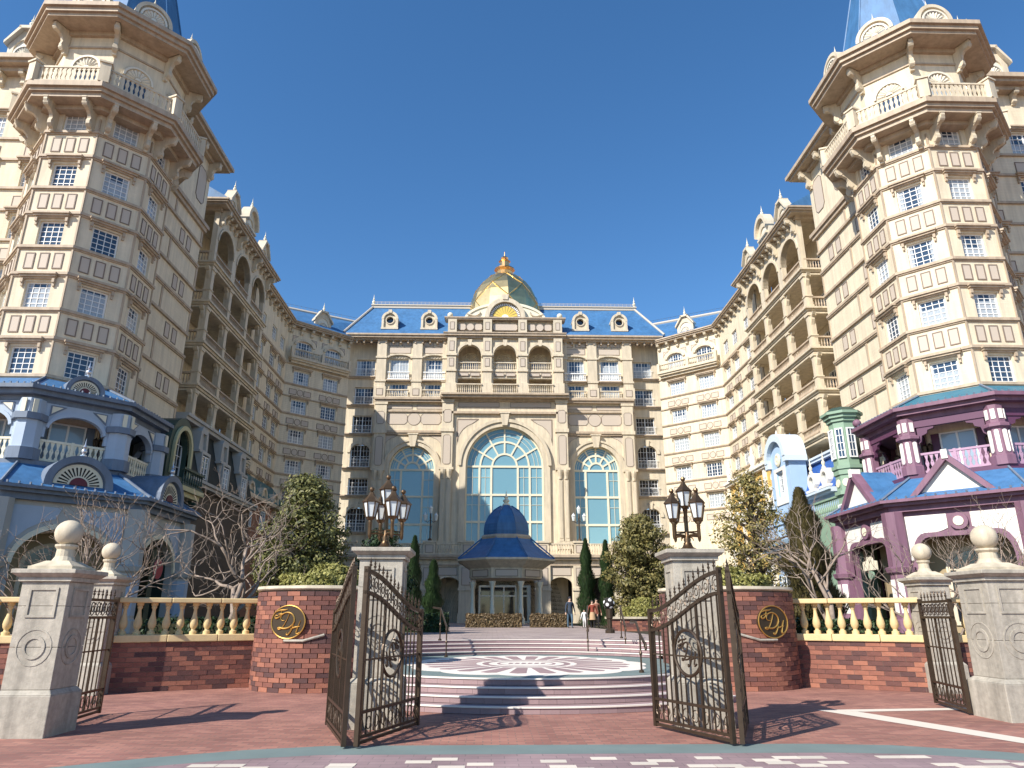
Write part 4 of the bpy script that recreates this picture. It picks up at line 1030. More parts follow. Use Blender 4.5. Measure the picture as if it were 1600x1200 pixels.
# ---------------------------------------------------------------- veranda pavilions round the tower feet
LAVENDER = mat("lavender_paint", (.40, .25, .34), .6, vary=.06)
def build_pavilion(s):
    cx, cy = XC+s*TXO, TYC
    blue = s < 0
    th = thing("veranda_pavilion", "slate blue two-tier veranda pavilion with round shell gables, at the left tower foot" if blue else "purple and white two-tier veranda pavilion with pointed gables, at the right tower foot", "pavilion", T(cx, cy, GZ))
    MAIN, DARKC, LIGHT, WALLM = (SLATEBLUE, SLATEBLUE, PALEBLUE, BLUEWALL) if blue else (PURPLE, PURPLED, PURPLE, PANELW)
    faces = (4, 5, 6, 7, 0) if blue else (6, 5, 4, 3, 2)
    C = T(cx, cy)
    # roofs
    q = MB().prism(octa(6.7), 6.45, 7.62, 0, octa(4.75)); lr = O("roof", q.mesh("roof", ROOF), th, C)
    q = MB().prism(octa(4.95), 11.0, 11.85, 0, octa(3.2)); ur = O("roof", q.mesh("roof", ROOF if blue else mat("blue_green_roof", (.03, .14, .20), .5, vary=.1, bump=('board', 4.0, .9))), th, C)
    q = MB()
    for a, z0, a1, z1 in ((6.7, 6.5, 4.75, 7.68), (4.95, 11.05, 3.2, 11.9)):
        p0, p1 = octa(a), octa(a1)
        for i in range(8): q.tube([(*p0[i], z0), (*p1[i], z1)], .06, 5)
    for a, z in ((6.62, 6.52), (4.88, 11.06)):                   # snow guards along the eaves
        p = octa(a)
        for i in range(8):
            for k in range(14):
                t = (k+.5)/14; x = p[i][0]*(1-t)+p[(i+1) % 8][0]*t; y = p[i][1]*(1-t)+p[(i+1) % 8][1]*t; q.box(x-.03, x+.03, y-.03, y+.03, z-.02, z+.08)
    O("roof_ribs", q.mesh("roof_ribs", SLATEBLUE), lr, C)["kind"] = "stuff"
    for prf in (((5.95, 6.2, 6.35), (6.2, 6.34, 6.6), (6.34, 6.47, 6.8)), ((10.4, 10.65, 4.5), (10.65, 10.85, 4.85), (10.85, 11.02, 5.05))):
        q = MB()
        for z0, z1, a in prf: q.prism(octa(a), z0, z1)
        O("eaves_cornice", q.mesh("eaves_cornice", MAIN), th, C)
    q = MB().prism(octa(4.75), 7.6, 7.8); O("veranda_floor", q.mesh("veranda_floor", DARKC), th, C)
    sa = 2*math.tan(pi/8)
    # upper veranda
    for n, i in enumerate(faces):
        p = octa(4.35, cx, cy)[i]; ang = pi/8 + pi/4*i
        def post():
            q = MB(); 
            if blue:
                q.lathe([(.62, 0), (.62, .5), (.54, .52), (.52, 1.75), (.66, 1.8), (.66, 1.95), (.54, 2.0), (.5, 2.65)], 8, k=0); q.lathe([(.64, 0), (.64, .5)], 8, k=1); q.lathe([(.68, 1.72), (.68, 2.0)], 8, k=1)
                for a in (-.4, .4):
                    q.merge(MB().box(-.09, .09, -.03, .03, 1.98, 2.6), Matrix.Rotation(a, 4, 'Z') @ Matrix.Translation((.55, 0, 0)) @ Matrix.Rotation(pi/2, 4, 'Z'), k=2)
            else:
                q.lathe([(.52, 0), (.52, .4), (.44, .45), (.40, 1.65), (.55, 1.7), (.55, 1.82), (.4, 1.9), (.38, 2.7)], 8, k=0)
                for a in (-pi/8, pi/8, -3*pi/8, 3*pi/8):
                    q.merge(MB().plate([(.09*cos(t)*1.0, 1.05 + (.42 if sin(t) > 0 else -.42) + .09*sin(t)) for t in [2*pi*k/16 for k in range(16)]], [], -.03, .02), Matrix.Rotation(a, 4, 'Z') @ Matrix.Translation((.405, 0, 0)) @ Matrix.Rotation(pi/2, 4, 'Z'), k=2)
                    q.merge(MB().box(-.09, .09, -.03, .02, 2.05, 2.5), Matrix.Rotation(a, 4, 'Z') @ Matrix.Translation((.37, 0, 0)) @ Matrix.Rotation(pi/2, 4, 'Z'), k=2)
            return q.mesh("post", LIGHT, DARKC, IVORY if blue else PANELW)
        O("post", cached(("vpost", s), post), th, T(p[0], p[1], 7.8, ang))
        wl = octwall(i, 4.35, cx, cy); w = wl.w
        # railing of sawn boards
        rt = O("railing", cached(("vrail", s), lambda: MB().box(-w/2+.4, w/2-.4, -.05, .05, .92, 1.02).box(-w/2+.4, w/2-.4, -.05, .05, .08, .18).box(-.06, .06, -.06, .06, 0, 1.05).mesh("railing", IVORY if blue else LAVENDER)), th, wl.M(w/2, 7.8, 0))
        def board():
            t = .075; h = .78
            return MB().plate([(-t, 0), (t, 0), (t*.45, .16), (t*1.1, .34), (t*.4, .52), (t, h-.06), (t, h), (-t, h), (-t, h-.06), (-t*.4, .52), (-t*1.1, .34), (-t*.45, .16)], [[(0, .40), (.035, .45), (0, .36), (-.035, .45)][::1]], -.02, .02).mesh("baluster_board", IVORY if blue else LAVENDER)
        bmesh_ = cached(("vboard", s), board); nb = 12
        for k in range(nb):
            if k == nb//2 and False: continue
            O("baluster_board", bmesh_, rt, wl.M(w/2 - (w-1.0)/2 + (w-1.0)*(k+.5)/nb, 7.97, .0))
        # head between the posts
        if blue:
            q = MB().plate(rect(.2, w-.2, 9.4, 10.42), [], 0, .2) if False else MB().plate([(.35, 8.9), (.62, 8.9)] + [(w/2 + (w/2-.62)*cos(pi - pi*k/14), 9.35 + .75*sin(pi*k/14)) for k in range(15)] + [(w-.62, 8.9), (w-.35, 8.9), (w-.35, 10.42), (.35, 10.42)], [], -.05, .15)
            q.plate([(w/2 + (w/2-.6)*cos(pi - pi*k/14), 9.36 + .77*sin(pi*k/14)) for k in range(15)] + [(w/2 + (w/2-.72)*cos(pi - pi*k/14), 9.3 + .66*sin(pi*k/14)) for k in range(15)][::-1], [], -.12, .17)
            h = O("arch_head", q.mesh("arch_head", LIGHT), th, wl.M(0, 0, .1))
            for sx in (-1, 1): O("panel", cached(("vsp", sx), lambda: MB().plate([(0, 0), (0, -.5), (sx*-.62, 0)][::(1 if sx < 0 else -1)], [], -.04, .02, k=1).plate([(sx*-.05, -.05), (sx*-.05, -.38), (sx*-.47, -.05)][::(1 if sx < 0 else -1)], [], -.06, .02, k=0).mesh("panel", IVORY, SLATEBLUE)), h, wl.M(w/2 + sx*(w/2-.66), 10.33, .16))
        else:
            q = MB().box(.3, w-.3, -.12, .12, 10.05, 10.42)
            for sx in (0, 1):
                pr = [(0, 0), (.75, 0), (.7, -.12), (.45, -.18), (.4, -.34), (.18, -.42), (.12, -.7), (0, -.8)]
                pp = [((.42 + a) if sx == 0 else (w-.42-a), 10.06+b) for a, b in pr]; q.plate(pp[::(-1 if sx == 0 else 1)], [], -.07, .07)
            O("beam", q.mesh("beam", DARKC), th, wl.M())
        # door behind
        tw = octwall(i, TA, cx, cy)
        f = add_window(th, tw, tw.w/2, 7.85, 1.5, 2.05, 2, 1, 1, hood=False, depth=-.12, glass=mat("curtained_pane", (.30, .38, .45), .1, spec=.7))
        for sx in (-1, 1):
            O("shutter", cached(("shut", s), lambda: MB().box(-.17, .17, -.04, .02, 0, 2.05).mesh("shutter", DARKC)), f, tw.M(tw.w/2+sx*.95, 7.85, .03))
            O("wall_lamp", CACHE["wlamp"], th, tw.M(tw.w/2+sx*1.2, 9.0, .02))
        # lower arcade
        al = 6.1; lw = octwall(i, al, cx, cy); W = lw.w
        hw = W/2-.75
        hole = arch(W/2, hw, GZ-.2, 3.5, 1.45) if blue else ([(W/2-hw, GZ-.2), (W/2+hw, GZ-.2), (W/2+hw, 3.4)] + [(W/2+hw-.55+.55*cos(pi/2*k/5), 3.9+.9*sin(pi/2*k/5)) for k in range(6)] + [(W/2-hw+.55-.55*sin(pi/2*k/5), 3.9+.9*cos(pi/2*k/5)) for k in range(6)] + [(W/2-hw, 3.4)])
        O("wall", MB().plate(rect(0, W, GZ-.2, 6.0), [hole], 0, .3).mesh("wall", WALLM if blue else PURPLE), th, lw.M())
        ring = [(W/2 + (p[0]-W/2)*1.10, max(GZ-.2, 3.2 + (p[1]-3.2)*1.12)) for p in hole[2:]]
        O("arch_surround", MB().plate(ring + [p for p in hole[2:]][::-1], [], -.1, .05).mesh("arch_surround", IVORY if blue else PURPLE), th, lw.M(0, 0, .001))
        if blue:
            for sx in (-1, 1):
                xx = W/2 + sx*(W/2-.12)
                pts = [(xx, 5.75), (xx, 3.7)] + [(W/2 + sx*(hw*1.16*cos(t)), 3.6 + 1.75*sin(t)) for t in [pi/2*k/6 for k in range(0, 6)]] + [(W/2+sx*.35, 5.75)]
                O("panel", MB().plate(pts[::-sx], [], -.03, .02).mesh("panel", PALEBLUE), th, lw.M(0, 0, .003))
        else:
            for sx in (-1, 1):
                xx = W/2 + sx*(W/2-.22)
                pts = [(xx, 5.75), (xx, 3.85), (W/2+sx*hw*1.12, 3.85)] + [(W/2 + sx*(hw*1.12*cos(t)**.8), 3.85 + 1.25*sin(t)) for t in [pi/2*k/6 for k in range(1, 6)]] + [(W/2+sx*.45, 5.15), (W/2+sx*.45, 5.75)]
                O("panel", MB().plate(pts[::-sx], [], -.03, .02).mesh("panel", PANELW), th, lw.M(0, 0, .003))
            O("medallion", cached("medl", lambda: MB().plate([(.36*cos(2*pi*k/16), .36*sin(2*pi*k/16)) for k in range(16)], [], -.14, .02, k=0).plate([(.2*cos(2*pi*k/16), .2*sin(2*pi*k/16)) for k in range(16)], [], -.17, .02, k=1).mesh("medallion", PURPLE, IVORY)), th, lw.M(W/2, 5.4, 0))
        p = octa(al+.05, cx, cy)[i]
        def lpost():
            q = MB(); q.lathe([(.62, -.2), (.62, .5), (.5, .55), (.48, 2.4), (.6, 2.5), (.66, 2.7), (.5, 2.75), (.48, 5.1)], 8, k=0)
            if not blue:
                for a in (-pi/8, pi/8, -3*pi/8, 3*pi/8): q.merge(MB().box(-.13, .13, -.03, .02, .8, 2.2), Matrix.Rotation(a, 4, 'Z') @ Matrix.Translation((.455, 0, 0)) @ Matrix.Rotation(pi/2, 4, 'Z'), k=1)
            else: q.lathe([(.5, .7), (.505, 2.3)], 8, k=1)
            return q.mesh("post", MAIN if not blue else BLUEWALL, PANELW if not blue else PALEBLUE)
        O("post", cached(("lpost2", s), lpost), th, T(p[0], p[1], GZ, ang))
        # gables on the skirt roof
        gw = octwall(i, 6.35, cx, cy)
        if n in (1, 2, 3):
            if blue:
                g = O("gable", cached("bgable", lambda: MB().plate(arch(0, 1.3, 0, .25, 1.2), [arch(0, 1.0, .001, .25, .92)], -.1, 1.6, k=0).plate(arch(0, 1.0, .001, .25, .92), [], .08, .2, k=0).mesh("gable", SLATEBLUE)), th, gw.M(gw.w/2, 6.5, 0))
                def fan():
                    q = MB(); q.plate(arch(0, .95, 0, 0, .88)[2:], [], 0, .05, k=0); q.plate(arch(0, .34, 0, 0, .32)[2:], [], -.05, .02, k=1)
                    for k in range(15):
                        a = pi*(k+.5)/15; c, d = cos(a), sin(a); r0, r1, e = .42, .8, .035
                        q.add([(r0*c+e*d*.6, -.012, r0*d*.93-e*c*.6), (r1*c+e*d, -.012, r1*d*.93-e*c), (r1*c-e*d, -.012, r1*d*.93+e*c), (r0*c-e*d*.6, -.012, r0*d*.93+e*c*.6)], [(0, 1, 2, 3)], 2)
                    return q.mesh("shell", IVORY, MAROON, DARK, fix=False)
                O("shell", cached("bfan", fan), g, gw.M(gw.w/2, 6.72, -.06)); O("finial", finial_mesh(.85, .13, mat("silver", (.6, .62, .65), .3, metal=.8)), g, gw.M(gw.w/2, 7.92, -.1))
            else:
                def pg():
                    q = MB(); q.plate([(-1.45, 0), (1.45, 0), (0, 1.55)], [], .1, 2.2, k=1)
                    for sx in (-1, 1): q.plate([(sx*1.75, -.05), (sx*1.45, -.05), (0, 1.5), (0, 1.85)][::-sx], [], -.15, .3, k=0)
                    q.box(-1.45, 1.45, -.05, .2, -.05, .14, k=2); q.box(-.12, .12, -.2, .3, 1.55, 1.95, k=1)
                    for sx in (-1, 1): q.add([(sx*1.72, .1, 0), (0, .1, 1.82), (0, 2.2, 1.82), (sx*1.72, 2.2, 0)], [(0, 1, 2, 3)], 3)
                    return q.mesh("gable", PURPLE, PANELW, PURPLED, ROOF)
                O("gable", cached("pgable", pg), th, gw.M(gw.w/2, 6.5, 0))
        if blue and n in (2,):
            uw = octwall(i, 4.7, cx, cy); g = O("gable", CACHE["bgable"], th, uw.M(uw.w/2, 11.0, 0) @ Matrix.Scale(.62, 4)); O("shell", CACHE["bfan"], g, uw.M(uw.w/2, 11.13, -.03) @ Matrix.Scale(.62, 4)); O("finial", finial_mesh(.85, .13, MATS["silver"]), g, uw.M(uw.w/2, 11.85, -.05))
    if not blue:                                                # crest at the end of the upper roof
        p = octa(4.9, cx, cy)[3]; q = MB().lathe([(.22*sin(pi*k/8), .22-.22*cos(pi*k/8)) for k in range(9)], 12, 0, 0, cap=False)
        O("ball", q.mesh("ball", PURPLE, smooth='all'), th, T(p[0]+.1, p[1]-.2, 11.1)); q = octa(4.9, cx, cy)[2]; O("ball", ball_mesh(.2, PURPLE), th, T(q[0]+.2, q[1]-.1, 11.3))
        wl = octwall(2, 4.9, cx, cy); O("cresting", MB().tube([(-1.2, 0, 0), (-1.0, 0, .35), (-.7, 0, .3), (-.6, 0, .1), (-.3, 0, .55), (0, 0, .8), (.3, 0, .55), (.6, 0, .1), (.7, 0, .3), (1.0, 0, .35), (1.2, 0, 0)], .09, 6).mesh("cresting", PURPLE), th, wl.M(wl.w/2, 11.05, -.2))
    # shop wall behind the arcade
    q = MB().prism(octa(4.6), GZ-.2, 6.0); O("inner_wall", q.mesh("inner_wall", mat("shaded_ochre_stucco", (.34, .26, .15), .8)), th, C)  # the arcade's shade is mixed into this ochre
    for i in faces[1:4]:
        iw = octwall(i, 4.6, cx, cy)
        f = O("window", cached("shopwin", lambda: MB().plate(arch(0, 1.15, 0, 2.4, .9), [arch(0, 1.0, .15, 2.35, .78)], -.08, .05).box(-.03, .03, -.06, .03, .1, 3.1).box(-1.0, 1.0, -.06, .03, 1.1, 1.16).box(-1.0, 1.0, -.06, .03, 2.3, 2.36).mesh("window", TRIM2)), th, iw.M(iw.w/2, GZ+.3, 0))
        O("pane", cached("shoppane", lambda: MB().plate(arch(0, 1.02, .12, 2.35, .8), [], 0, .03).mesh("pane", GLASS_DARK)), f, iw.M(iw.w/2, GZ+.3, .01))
    return th
pav = {s: build_pavilion(s) for s in (-1, 1)}
# hanging signs under the arches
w = octwall(7, 6.1, XC-TXO, TYC); sg = thing("hanging_sign", "round red hanging sign inside the blue pavilion side arch", "sign", w.M(w.w/2, 3.6, .1))
O("board", MB().lathe([(.42, -.03), (.42, .03)], 24).xf(Matrix.Rotation(pi/2, 4, 'X')).mesh("board", mat("sign_red", (.38, .035, .05), .5)), sg, w.M(w.w/2, 3.6, .15))
O("rim", MB().tube([(.43*cos(2*pi*i/24), 0, .43*sin(2*pi*i/24)) for i in range(24)], .035, 6, closed=True).mesh("rim", mat("sign_pink", (.5, .12, .13), .5)), sg, w.M(w.w/2, 3.6, .15))
O("hanger", MB().box(-.02, .02, -.02, .02, .42, 1.45).mesh("hanger", IRON), sg, w.M(w.w/2, 3.6, .15))
w = octwall(3, 6.1, XC+TXO, TYC); sg = thing("hanging_sign", "cream and green hanging sign inside the purple pavilion side arch", "sign", w.M(w.w/2, 3.7, .1))
O("board", MB().plate([(-.62, -.2), (.62, -.2), (.62, .2), (.3, .25), (.2, .42), (-.2, .42), (-.3, .25), (-.62, .2)], [], -.04, .04).mesh("board", IVORY), sg, w.M(w.w/2, 3.8, .1))
O("emblem", MB().plate([(.22*cos(2*pi*i/16), -.42 + .2*sin(2*pi*i/16)) for i in range(16)], [], -.05, .05).mesh("emblem", GREEN), sg, w.M(w.w/2, 3.8, .1))
O("hanger", MB().box(-.42, -.39, -.02, .02, .2, .95).box(.39, .42, -.02, .02, .2, .95).mesh("hanger", IRON), sg, w.M(w.w/2, 3.8, .1))

# ---------------------------------------------------------------- painted house fronts under the wings
def house(name, label, s, x, y0, y1, dep=2.2):
    """front facing the court at offset x from the axis, from y0 (far) to y1 (near)"""
    wl = sidewall(s, (x, y0), (x, y1))
    return thing(name, label, "house front", T(XC+s*x, (y0+y1)/2, GZ)), wl
# left: slate mansard
th, wl = house("slate_house_front", "dark slate mansard house front with three grey dormers under left balconies", -1, 20.6, 57.5, 44.8)
q = MB().box(0, wl.w, 0, 2.5, GZ, 9.5); O("wall", q.mesh("wall", mat("shaded_brown_stucco", (.10, .075, .055), .8)), th, wl.M())  # brown stucco darkened in its colour for the shade on this recessed wall
q = MB(); q.add([(0, -.2, 9.9), (wl.w, -.2, 9.9), (wl.w, .9, 13.6), (0, .9, 13.6), (0, 2.4, 13.6), (wl.w, 2.4, 13.6), (0, 2.4, 9.9), (wl.w, 2.4, 9.9)], [(0, 1, 2, 3), (3, 2, 5, 4), (0, 3, 4, 6), (1, 7, 5, 2)]); O("roof", q.mesh("roof", SLATE), th, wl.M())
q = MB().box(-.1, wl.w+.1, -.45, 2.4, 9.5, 9.7).box(-.1, wl.w+.1, -.6, 2.4, 9.7, 9.88).box(-.1, wl.w+.1, .4, 2.4, 13.62, 13.85).box(-.1, wl.w+.1, .25, 2.4, 13.85, 14.05); O("cornice", q.mesh("cornice", BLUEWALL), th, wl.M())
for k in range(3):
    u = 2.5 + 3.9*k
    d = O("dormer", cached("sdorm", lambda: MB().plate([(-.75, 0), (.75, 0), (.62, 1.3), (.35, 1.65), (-.35, 1.65), (-.62, 1.3)], [[(-.42, .15), (.42, .15), (.3, 1.2), (-.3, 1.2)]], .12, 1.0).box(-.95, .95, -.05, .6, -.15, .0).plate([(-.42, .15), (.42, .15), (.3, 1.2), (-.3, 1.2)], [], .3, .5).mesh("dormer", BLUEWALL)), th, wl.M(u, 12.0, 0))
    f = O("window", frame_mesh(1.0, 1.5, 2, 4, 1), th, wl.M(u, 10.15, .12)); O("pane", pane_mesh(1.0, 1.5, GLASS), f, wl.M(u, 10.15, .08)); O("finial", finial_mesh(.7, .08, IVORY), d, wl.M(u, 13.65, .2))
    O("roof_edge", cached("redge", lambda: MB().plate(rect(-.72, .72, 9.95, 11.86), [rect(-.55, .55, 10.1, 11.75)], -.15, .5).mesh("roof_edge", BLUEWALL)), d, wl.M(u, 0, 0))
# left: dark green arched front
th, wl = house("green_house_front", "narrow dark green house front with arched yellow-edged window beside the slate roof", -1, 18.9, 41.6, 38.3)
q = MB().plate(rect(0, wl.w, GZ, 10.2) [:2] + [(wl.w, 10.2)] + [(wl.w/2 + wl.w/2*cos(pi*k/12), 10.2 + 2.1*sin(pi*k/12)) for k in range(13)], [arch(wl.w/2, 1.0, 9.0, 10.4, 1.2), arch(wl.w/2, 1.1, GZ, 5.6, 1.1)], 0, 2.5); O("wall", q.mesh("wall", DGREEN), th, wl.M())
q = MB().plate([(wl.w/2+p[0], 10.4+p[1]) for p in arch(0, 1.22, 0, 0, 1.45)[2:]] + [(wl.w/2+p[0], 10.4+p[1]) for p in arch(0, 1.0, 0, 0, 1.2)[2:]][::-1], [], -.15, .1).box(wl.w/2-1.22, wl.w/2-1.0, -.15, .1, 9.0, 10.4).box(wl.w/2+1.0, wl.w/2+1.22, -.15, .1, 9.0, 10.4); O("arch_surround", q.mesh("arch_surround", mat("pale_yellow_trim", (.5, .46, .26), .6)), th, wl.M(0, 0, .002))
f = O("window", frame_mesh(2.0, 2.5, 4, 4, 2), th, wl.M(wl.w/2, 9.0, -.4)); O("pane", pane_mesh(2.0, 2.5, GLASS_DARK), f, wl.M(wl.w/2, 9.0, -.45))
q = MB().box(.2, wl.w-.2, -1.0, .1, 8.0, 8.25).box(.3, wl.w-.3, -.8, .1, 7.75, 8.0); O("balcony_slab", q.mesh("balcony_slab", MATS["pale_yellow_trim"]), th, wl.M())
O("balustrade", rail_mesh(2.8, 1.0, DGREEN, .3), th, wl.M(wl.w/2, 8.25, .85))
for u in (.6, wl.w-.6): O("bracket", bracket_mesh(.8, 1.0, .2, DGREEN), th, wl.M(u, 7.7, 0))
# left: teal roofed end
th, wl = house("teal_house_front", "low teal-roofed house front with half-round dormers beside the evergreen", -1, 21.6, 71.0, 58.2)
q = MB().box(0, wl.w, 0, 1.8, GZ, 11.0); O("wall", q.mesh("wall", mat("terracotta_stucco", (.28, .14, .09), .8)), th, wl.M())
q = MB(); q.add([(0, -.3, 11.2), (wl.w, -.3, 11.2), (wl.w, 1.6, 13.6), (0, 1.6, 13.6)], [(0, 1, 2, 3)]); O("roof", q.mesh("roof", mat("teal_roof", (.035, .13, .14), .5, vary=.1, bump=('board', 4.0, .6))), th, wl.M())
q = MB().box(-.05, wl.w+.05, -.55, .3, 10.9, 11.2); O("cornice", q.mesh("cornice", TRIM2), th, wl.M())
for u in (2.0, 5.5, 9.0):
    O("dormer", cached("tdorm", lambda: MB().plate(arch(0, .8, 0, .3, .8), [arch(0, .6, .001, .3, .6)], -.1, 1.0).plate(arch(0, .6, .001, .3, .6), [], .1, .3).mesh("dormer", TRIM2)), th, wl.M(u, 11.3, 0)); add_window(th, wl, u, 8.6, 1.2, 1.7, 2, 3, 1, hood=True, depth=-.1)
# right: green turret
tx, ty = XC+18.75, 38.9
th = thing("green_turret", "sage green polygonal bay turret with flat cap between purple pavilion and blue house", "turret", T(tx, ty, GZ))
q = MB()
for z0, z1, a in ((GZ, 12.0, .7), (9.3, 9.5, .84), (9.0, 9.3, .77), (7.9, 8.1, .84), (12.0, 12.2, .8), (12.2, 12.4, .92), (12.4, 12.55, 1.05)): q.prism(octa(a), z0, z1)
O("wall", q.mesh("wall", GREEN), th, T(tx, ty))
O("roof", MB().prism(octa(1.0), 12.55, 12.85, 0, octa(.6)).mesh("roof", DGREEN), th, T(tx, ty))
for i in (2, 3, 4, 5):
    wl = octwall(i, .7, tx, ty); f = add_window(th, wl, wl.w/2, 9.9, .44, 1.7, 2, 4, 0, hood=False, depth=-.1)
    for z in (8.3, 5.6): O("panel", cached("tpan", lambda: MB().plate([(.2*cos(2*pi*k/14), .22*sin(2*pi*k/14)) for k in range(14)], [], -.05, .02).mesh("panel", IVORY)), th, wl.M(wl.w/2, z+.25, .003))
    add_window(th, wl, wl.w/2, 5.9, .44, 1.5, 2, 3, 0, hood=False, depth=-.1)
q = MB().box(-3.3, 3.3, 0, 2, GZ, 6.2); wl = sidewall(1, (19.6, 46.0), (19.6, 41.0))
O("side_wall", MB().box(0, wl.w, 0, 2.0, GZ, 7.4).mesh("side_wall", GREEN), th, wl.M()); O("balustrade", rail_mesh(5.0, 1.1, GREEN, .25), th, wl.M(wl.w/2, 7.4, -.15))
# right: light blue house with round gable
th, wl = house("blue_house_front", "light blue house front with tall round-headed gable and blue mansard roof", 1, 21.0, 56.5, 45.2)
gc, gw_ = wl.w*.42, 1.75
q = MB().box(0, wl.w, 0, 2.2, GZ, 9.2); O("wall", q.mesh("wall", SKYBLUE), th, wl.M())
q = MB(); q.add([(0, -.1, 9.5), (wl.w, -.1, 9.5), (wl.w, .9, 11.9), (0, .9, 11.9)], [(0, 1, 2, 3)]); O("roof", q.mesh("roof", mat("royal_blue_roof", (.03, .10, .34), .5, vary=.08, bump=('board', 4.0, .6))), th, wl.M())
q = MB().box(-.05, wl.w+.05, -.4, 2.0, 9.2, 9.35).box(-.05, wl.w+.05, -.55, 2.0, 9.35, 9.5).box(-.05, wl.w+.05, .6, 2.0, 11.9, 12.1).box(-.05, wl.w+.05, .5, 2.0, 12.1, 12.25); O("cornice", q.mesh("cornice", mat("pale_sky_paint", (.55, .63, .70), .6)), th, wl.M())
o_ = arch(gc, gw_, 5.5, 12.6, 1.7)
g = O("gable", MB().plate(o_, [rect(gc-.65, gc+.65, 9.9, 11.7)], -.9, .35).mesh("gable", SKYBLUE), th, wl.M())
q = MB().plate([(gc + (p[0]-gc)*1.1, 12.6 + (p[1]-12.6)*1.14) for p in o_[2:]] + [(gc + (p[0]-gc)*.84, 12.6 + (p[1]-12.6)*.82) for p in o_[2:]][::-1], [], -1.25, .4).box(gc-2.0, gc-1.4, -1.2, .4, 12.2, 12.6).box(gc+1.4, gc+2.0, -1.2, .4, 12.2, 12.6)
O("arch_surround", q.mesh("arch_surround", MATS["pale_sky_paint"]), g, wl.M())
f = O("window", frame_mesh(1.3, 1.8, 4, 4, 2), g, wl.M(gc, 9.9, .75)); O("pane", pane_mesh(1.3, 1.8, GLASS), f, wl.M(gc, 9.9, .7))
O("rosette", MB().lathe([(.45, 0), (.5, .08), (.35, .14), (.2, .1), (0, .16)], 16).xf(Matrix.Rotation(pi/2, 4, 'X')).mesh("rosette", IVORY), g, wl.M(gc, 12.6, .92))
q = MB().plate(rect(gc-1.0, gc+1.0, 9.3, 12.0), [rect(gc-.66, gc+.66, 9.85, 11.75)], -.98, -.85); O("window_surround", q.mesh("window_surround", PANELW), g, wl.M())
for u in (1.4, wl.w-3.2, wl.w-1.2):
    d = O("dormer", cached("ovdorm", lambda: MB().plate([(.55*cos(2*pi*k/16), .65 + .62*sin(2*pi*k/16)) for k in range(16)], [[(.33*cos(2*pi*k/16), .65 + .36*sin(2*pi*k/16)) for k in range(16)]], -.2, .6).box(-.7, .7, -.3, .4, -.05, .1).mesh("dormer", PANELW)), th, wl.M(u, 9.7, 0)); O("pane", cached("ovp", lambda: MB().plate([(.34*cos(2*pi*k/16), .65 + .37*sin(2*pi*k/16)) for k in range(16)], [], 0, .05).mesh("pane", GLASS)), d, wl.M(u, 9.7, 0)); O("finial", finial_mesh(1.3, .14, IVORY), d, wl.M(u, 10.9, .1))
q = MB().box(.2, 6.4, -1.5, .1, 6.4, 6.7).box(.35, 6.2, -1.25, .1, 6.1, 6.4).box(.6, 6.0, -.9, .1, 5.75, 6.1); O("balcony_slab", q.mesh("balcony_slab", mat("steel_blue_paint", (.20, .29, .38), .55)), th, wl.M())
q = MB().box(.2, 6.4, -1.5, -1.3, 6.7, 7.75).box(.15, 6.45, -1.6, -1.25, 7.75, 7.95)
for k in range(5): q.box(.45+k*1.2, 1.35+k*1.2, -1.54, -1.5, 6.9, 7.55)
O("balcony_parapet", q.mesh("balcony_parapet", SKYBLUE), th, wl.M())
for u in (1.6, 4.6): add_window(th, wl, u, 1.6, 1.8, 2.8, 4, 4, 2, hood=False, depth=-.1)
# right: yellow house
th, wl = house("yellow_house_front", "ochre yellow house front with white arches and pinnacles under the right wing", 1, 22.6, 71.0, 57.5)
q = MB().plate(rect(0, wl.w, GZ, 13.8), [arch(u, 1.15, 7.4, 9.7, 1.15) for u in (2.2, 5.4, 8.6, 11.6)], 0, 1.0); O("wall", q.mesh("wall", YELLOWP), th, wl.M())
q = MB().box(-.1, wl.w+.1, -.35, 1.0, 13.8, 14.0).box(-.1, wl.w+.1, -.5, 1.0, 14.0, 14.25).box(0, wl.w, -.25, .1, 11.7, 11.95).box(0, wl.w, -.3, .1, 7.1, 7.4)
for u in (.35, 3.8, 7.0, 10.1, wl.w-.35): q.box(u-.22, u+.22, -.22, .1, 2, 13.8)
O("cornice", q.mesh("cornice", PANELW), th, wl.M())
for u in (2.2, 5.4, 8.6, 11.6):
    O("arch_surround", cached("yarch", lambda: MB().plate(arch(0, 1.4, 0, 0, 1.4)[2:] + arch(0, 1.1, 0, 0, 1.1)[2:][::-1], [], -.3, .05).mesh("arch_surround", PANELW)), th, wl.M(u, 9.7, .002)); O("wall_back", cached("yback", lambda: MB().box(-1.2, 1.2, .8, .9, 7.3, 11.0).mesh("wall_back", YELLOWP)), th, wl.M(u, 0, 0)); add_window(th, wl, u, 7.5, 1.5, 2.4, 4, 4, 2, hood=False, depth=.6)
    O("rosette", cached("yros", lambda: MB().lathe([(.4, 0), (.3, .12), (.1, .08), (0, .15)], 8).xf(Matrix.Rotation(pi/2, 4, 'X')).mesh("rosette", PANELW)), th, wl.M(u, 12.8, .01))
    for z in (3.0,): add_window(th, wl, u, z, 1.5, 2.6, 4, 4, 2, hood=False, depth=-.1)
for u in (.35, 7.0, wl.w-.35): O("pinnacle", cached("pinn", lambda: MB().lathe([(.3, 0), (.35, .2), (.2, .4), (.32, .8), (.3, 1.2), (.12, 1.5), (.2, 1.7), (.0, 2.3)], 10).mesh("pinnacle", PANELW, smooth=True)), th, wl.M(u, 14.25, -.1))
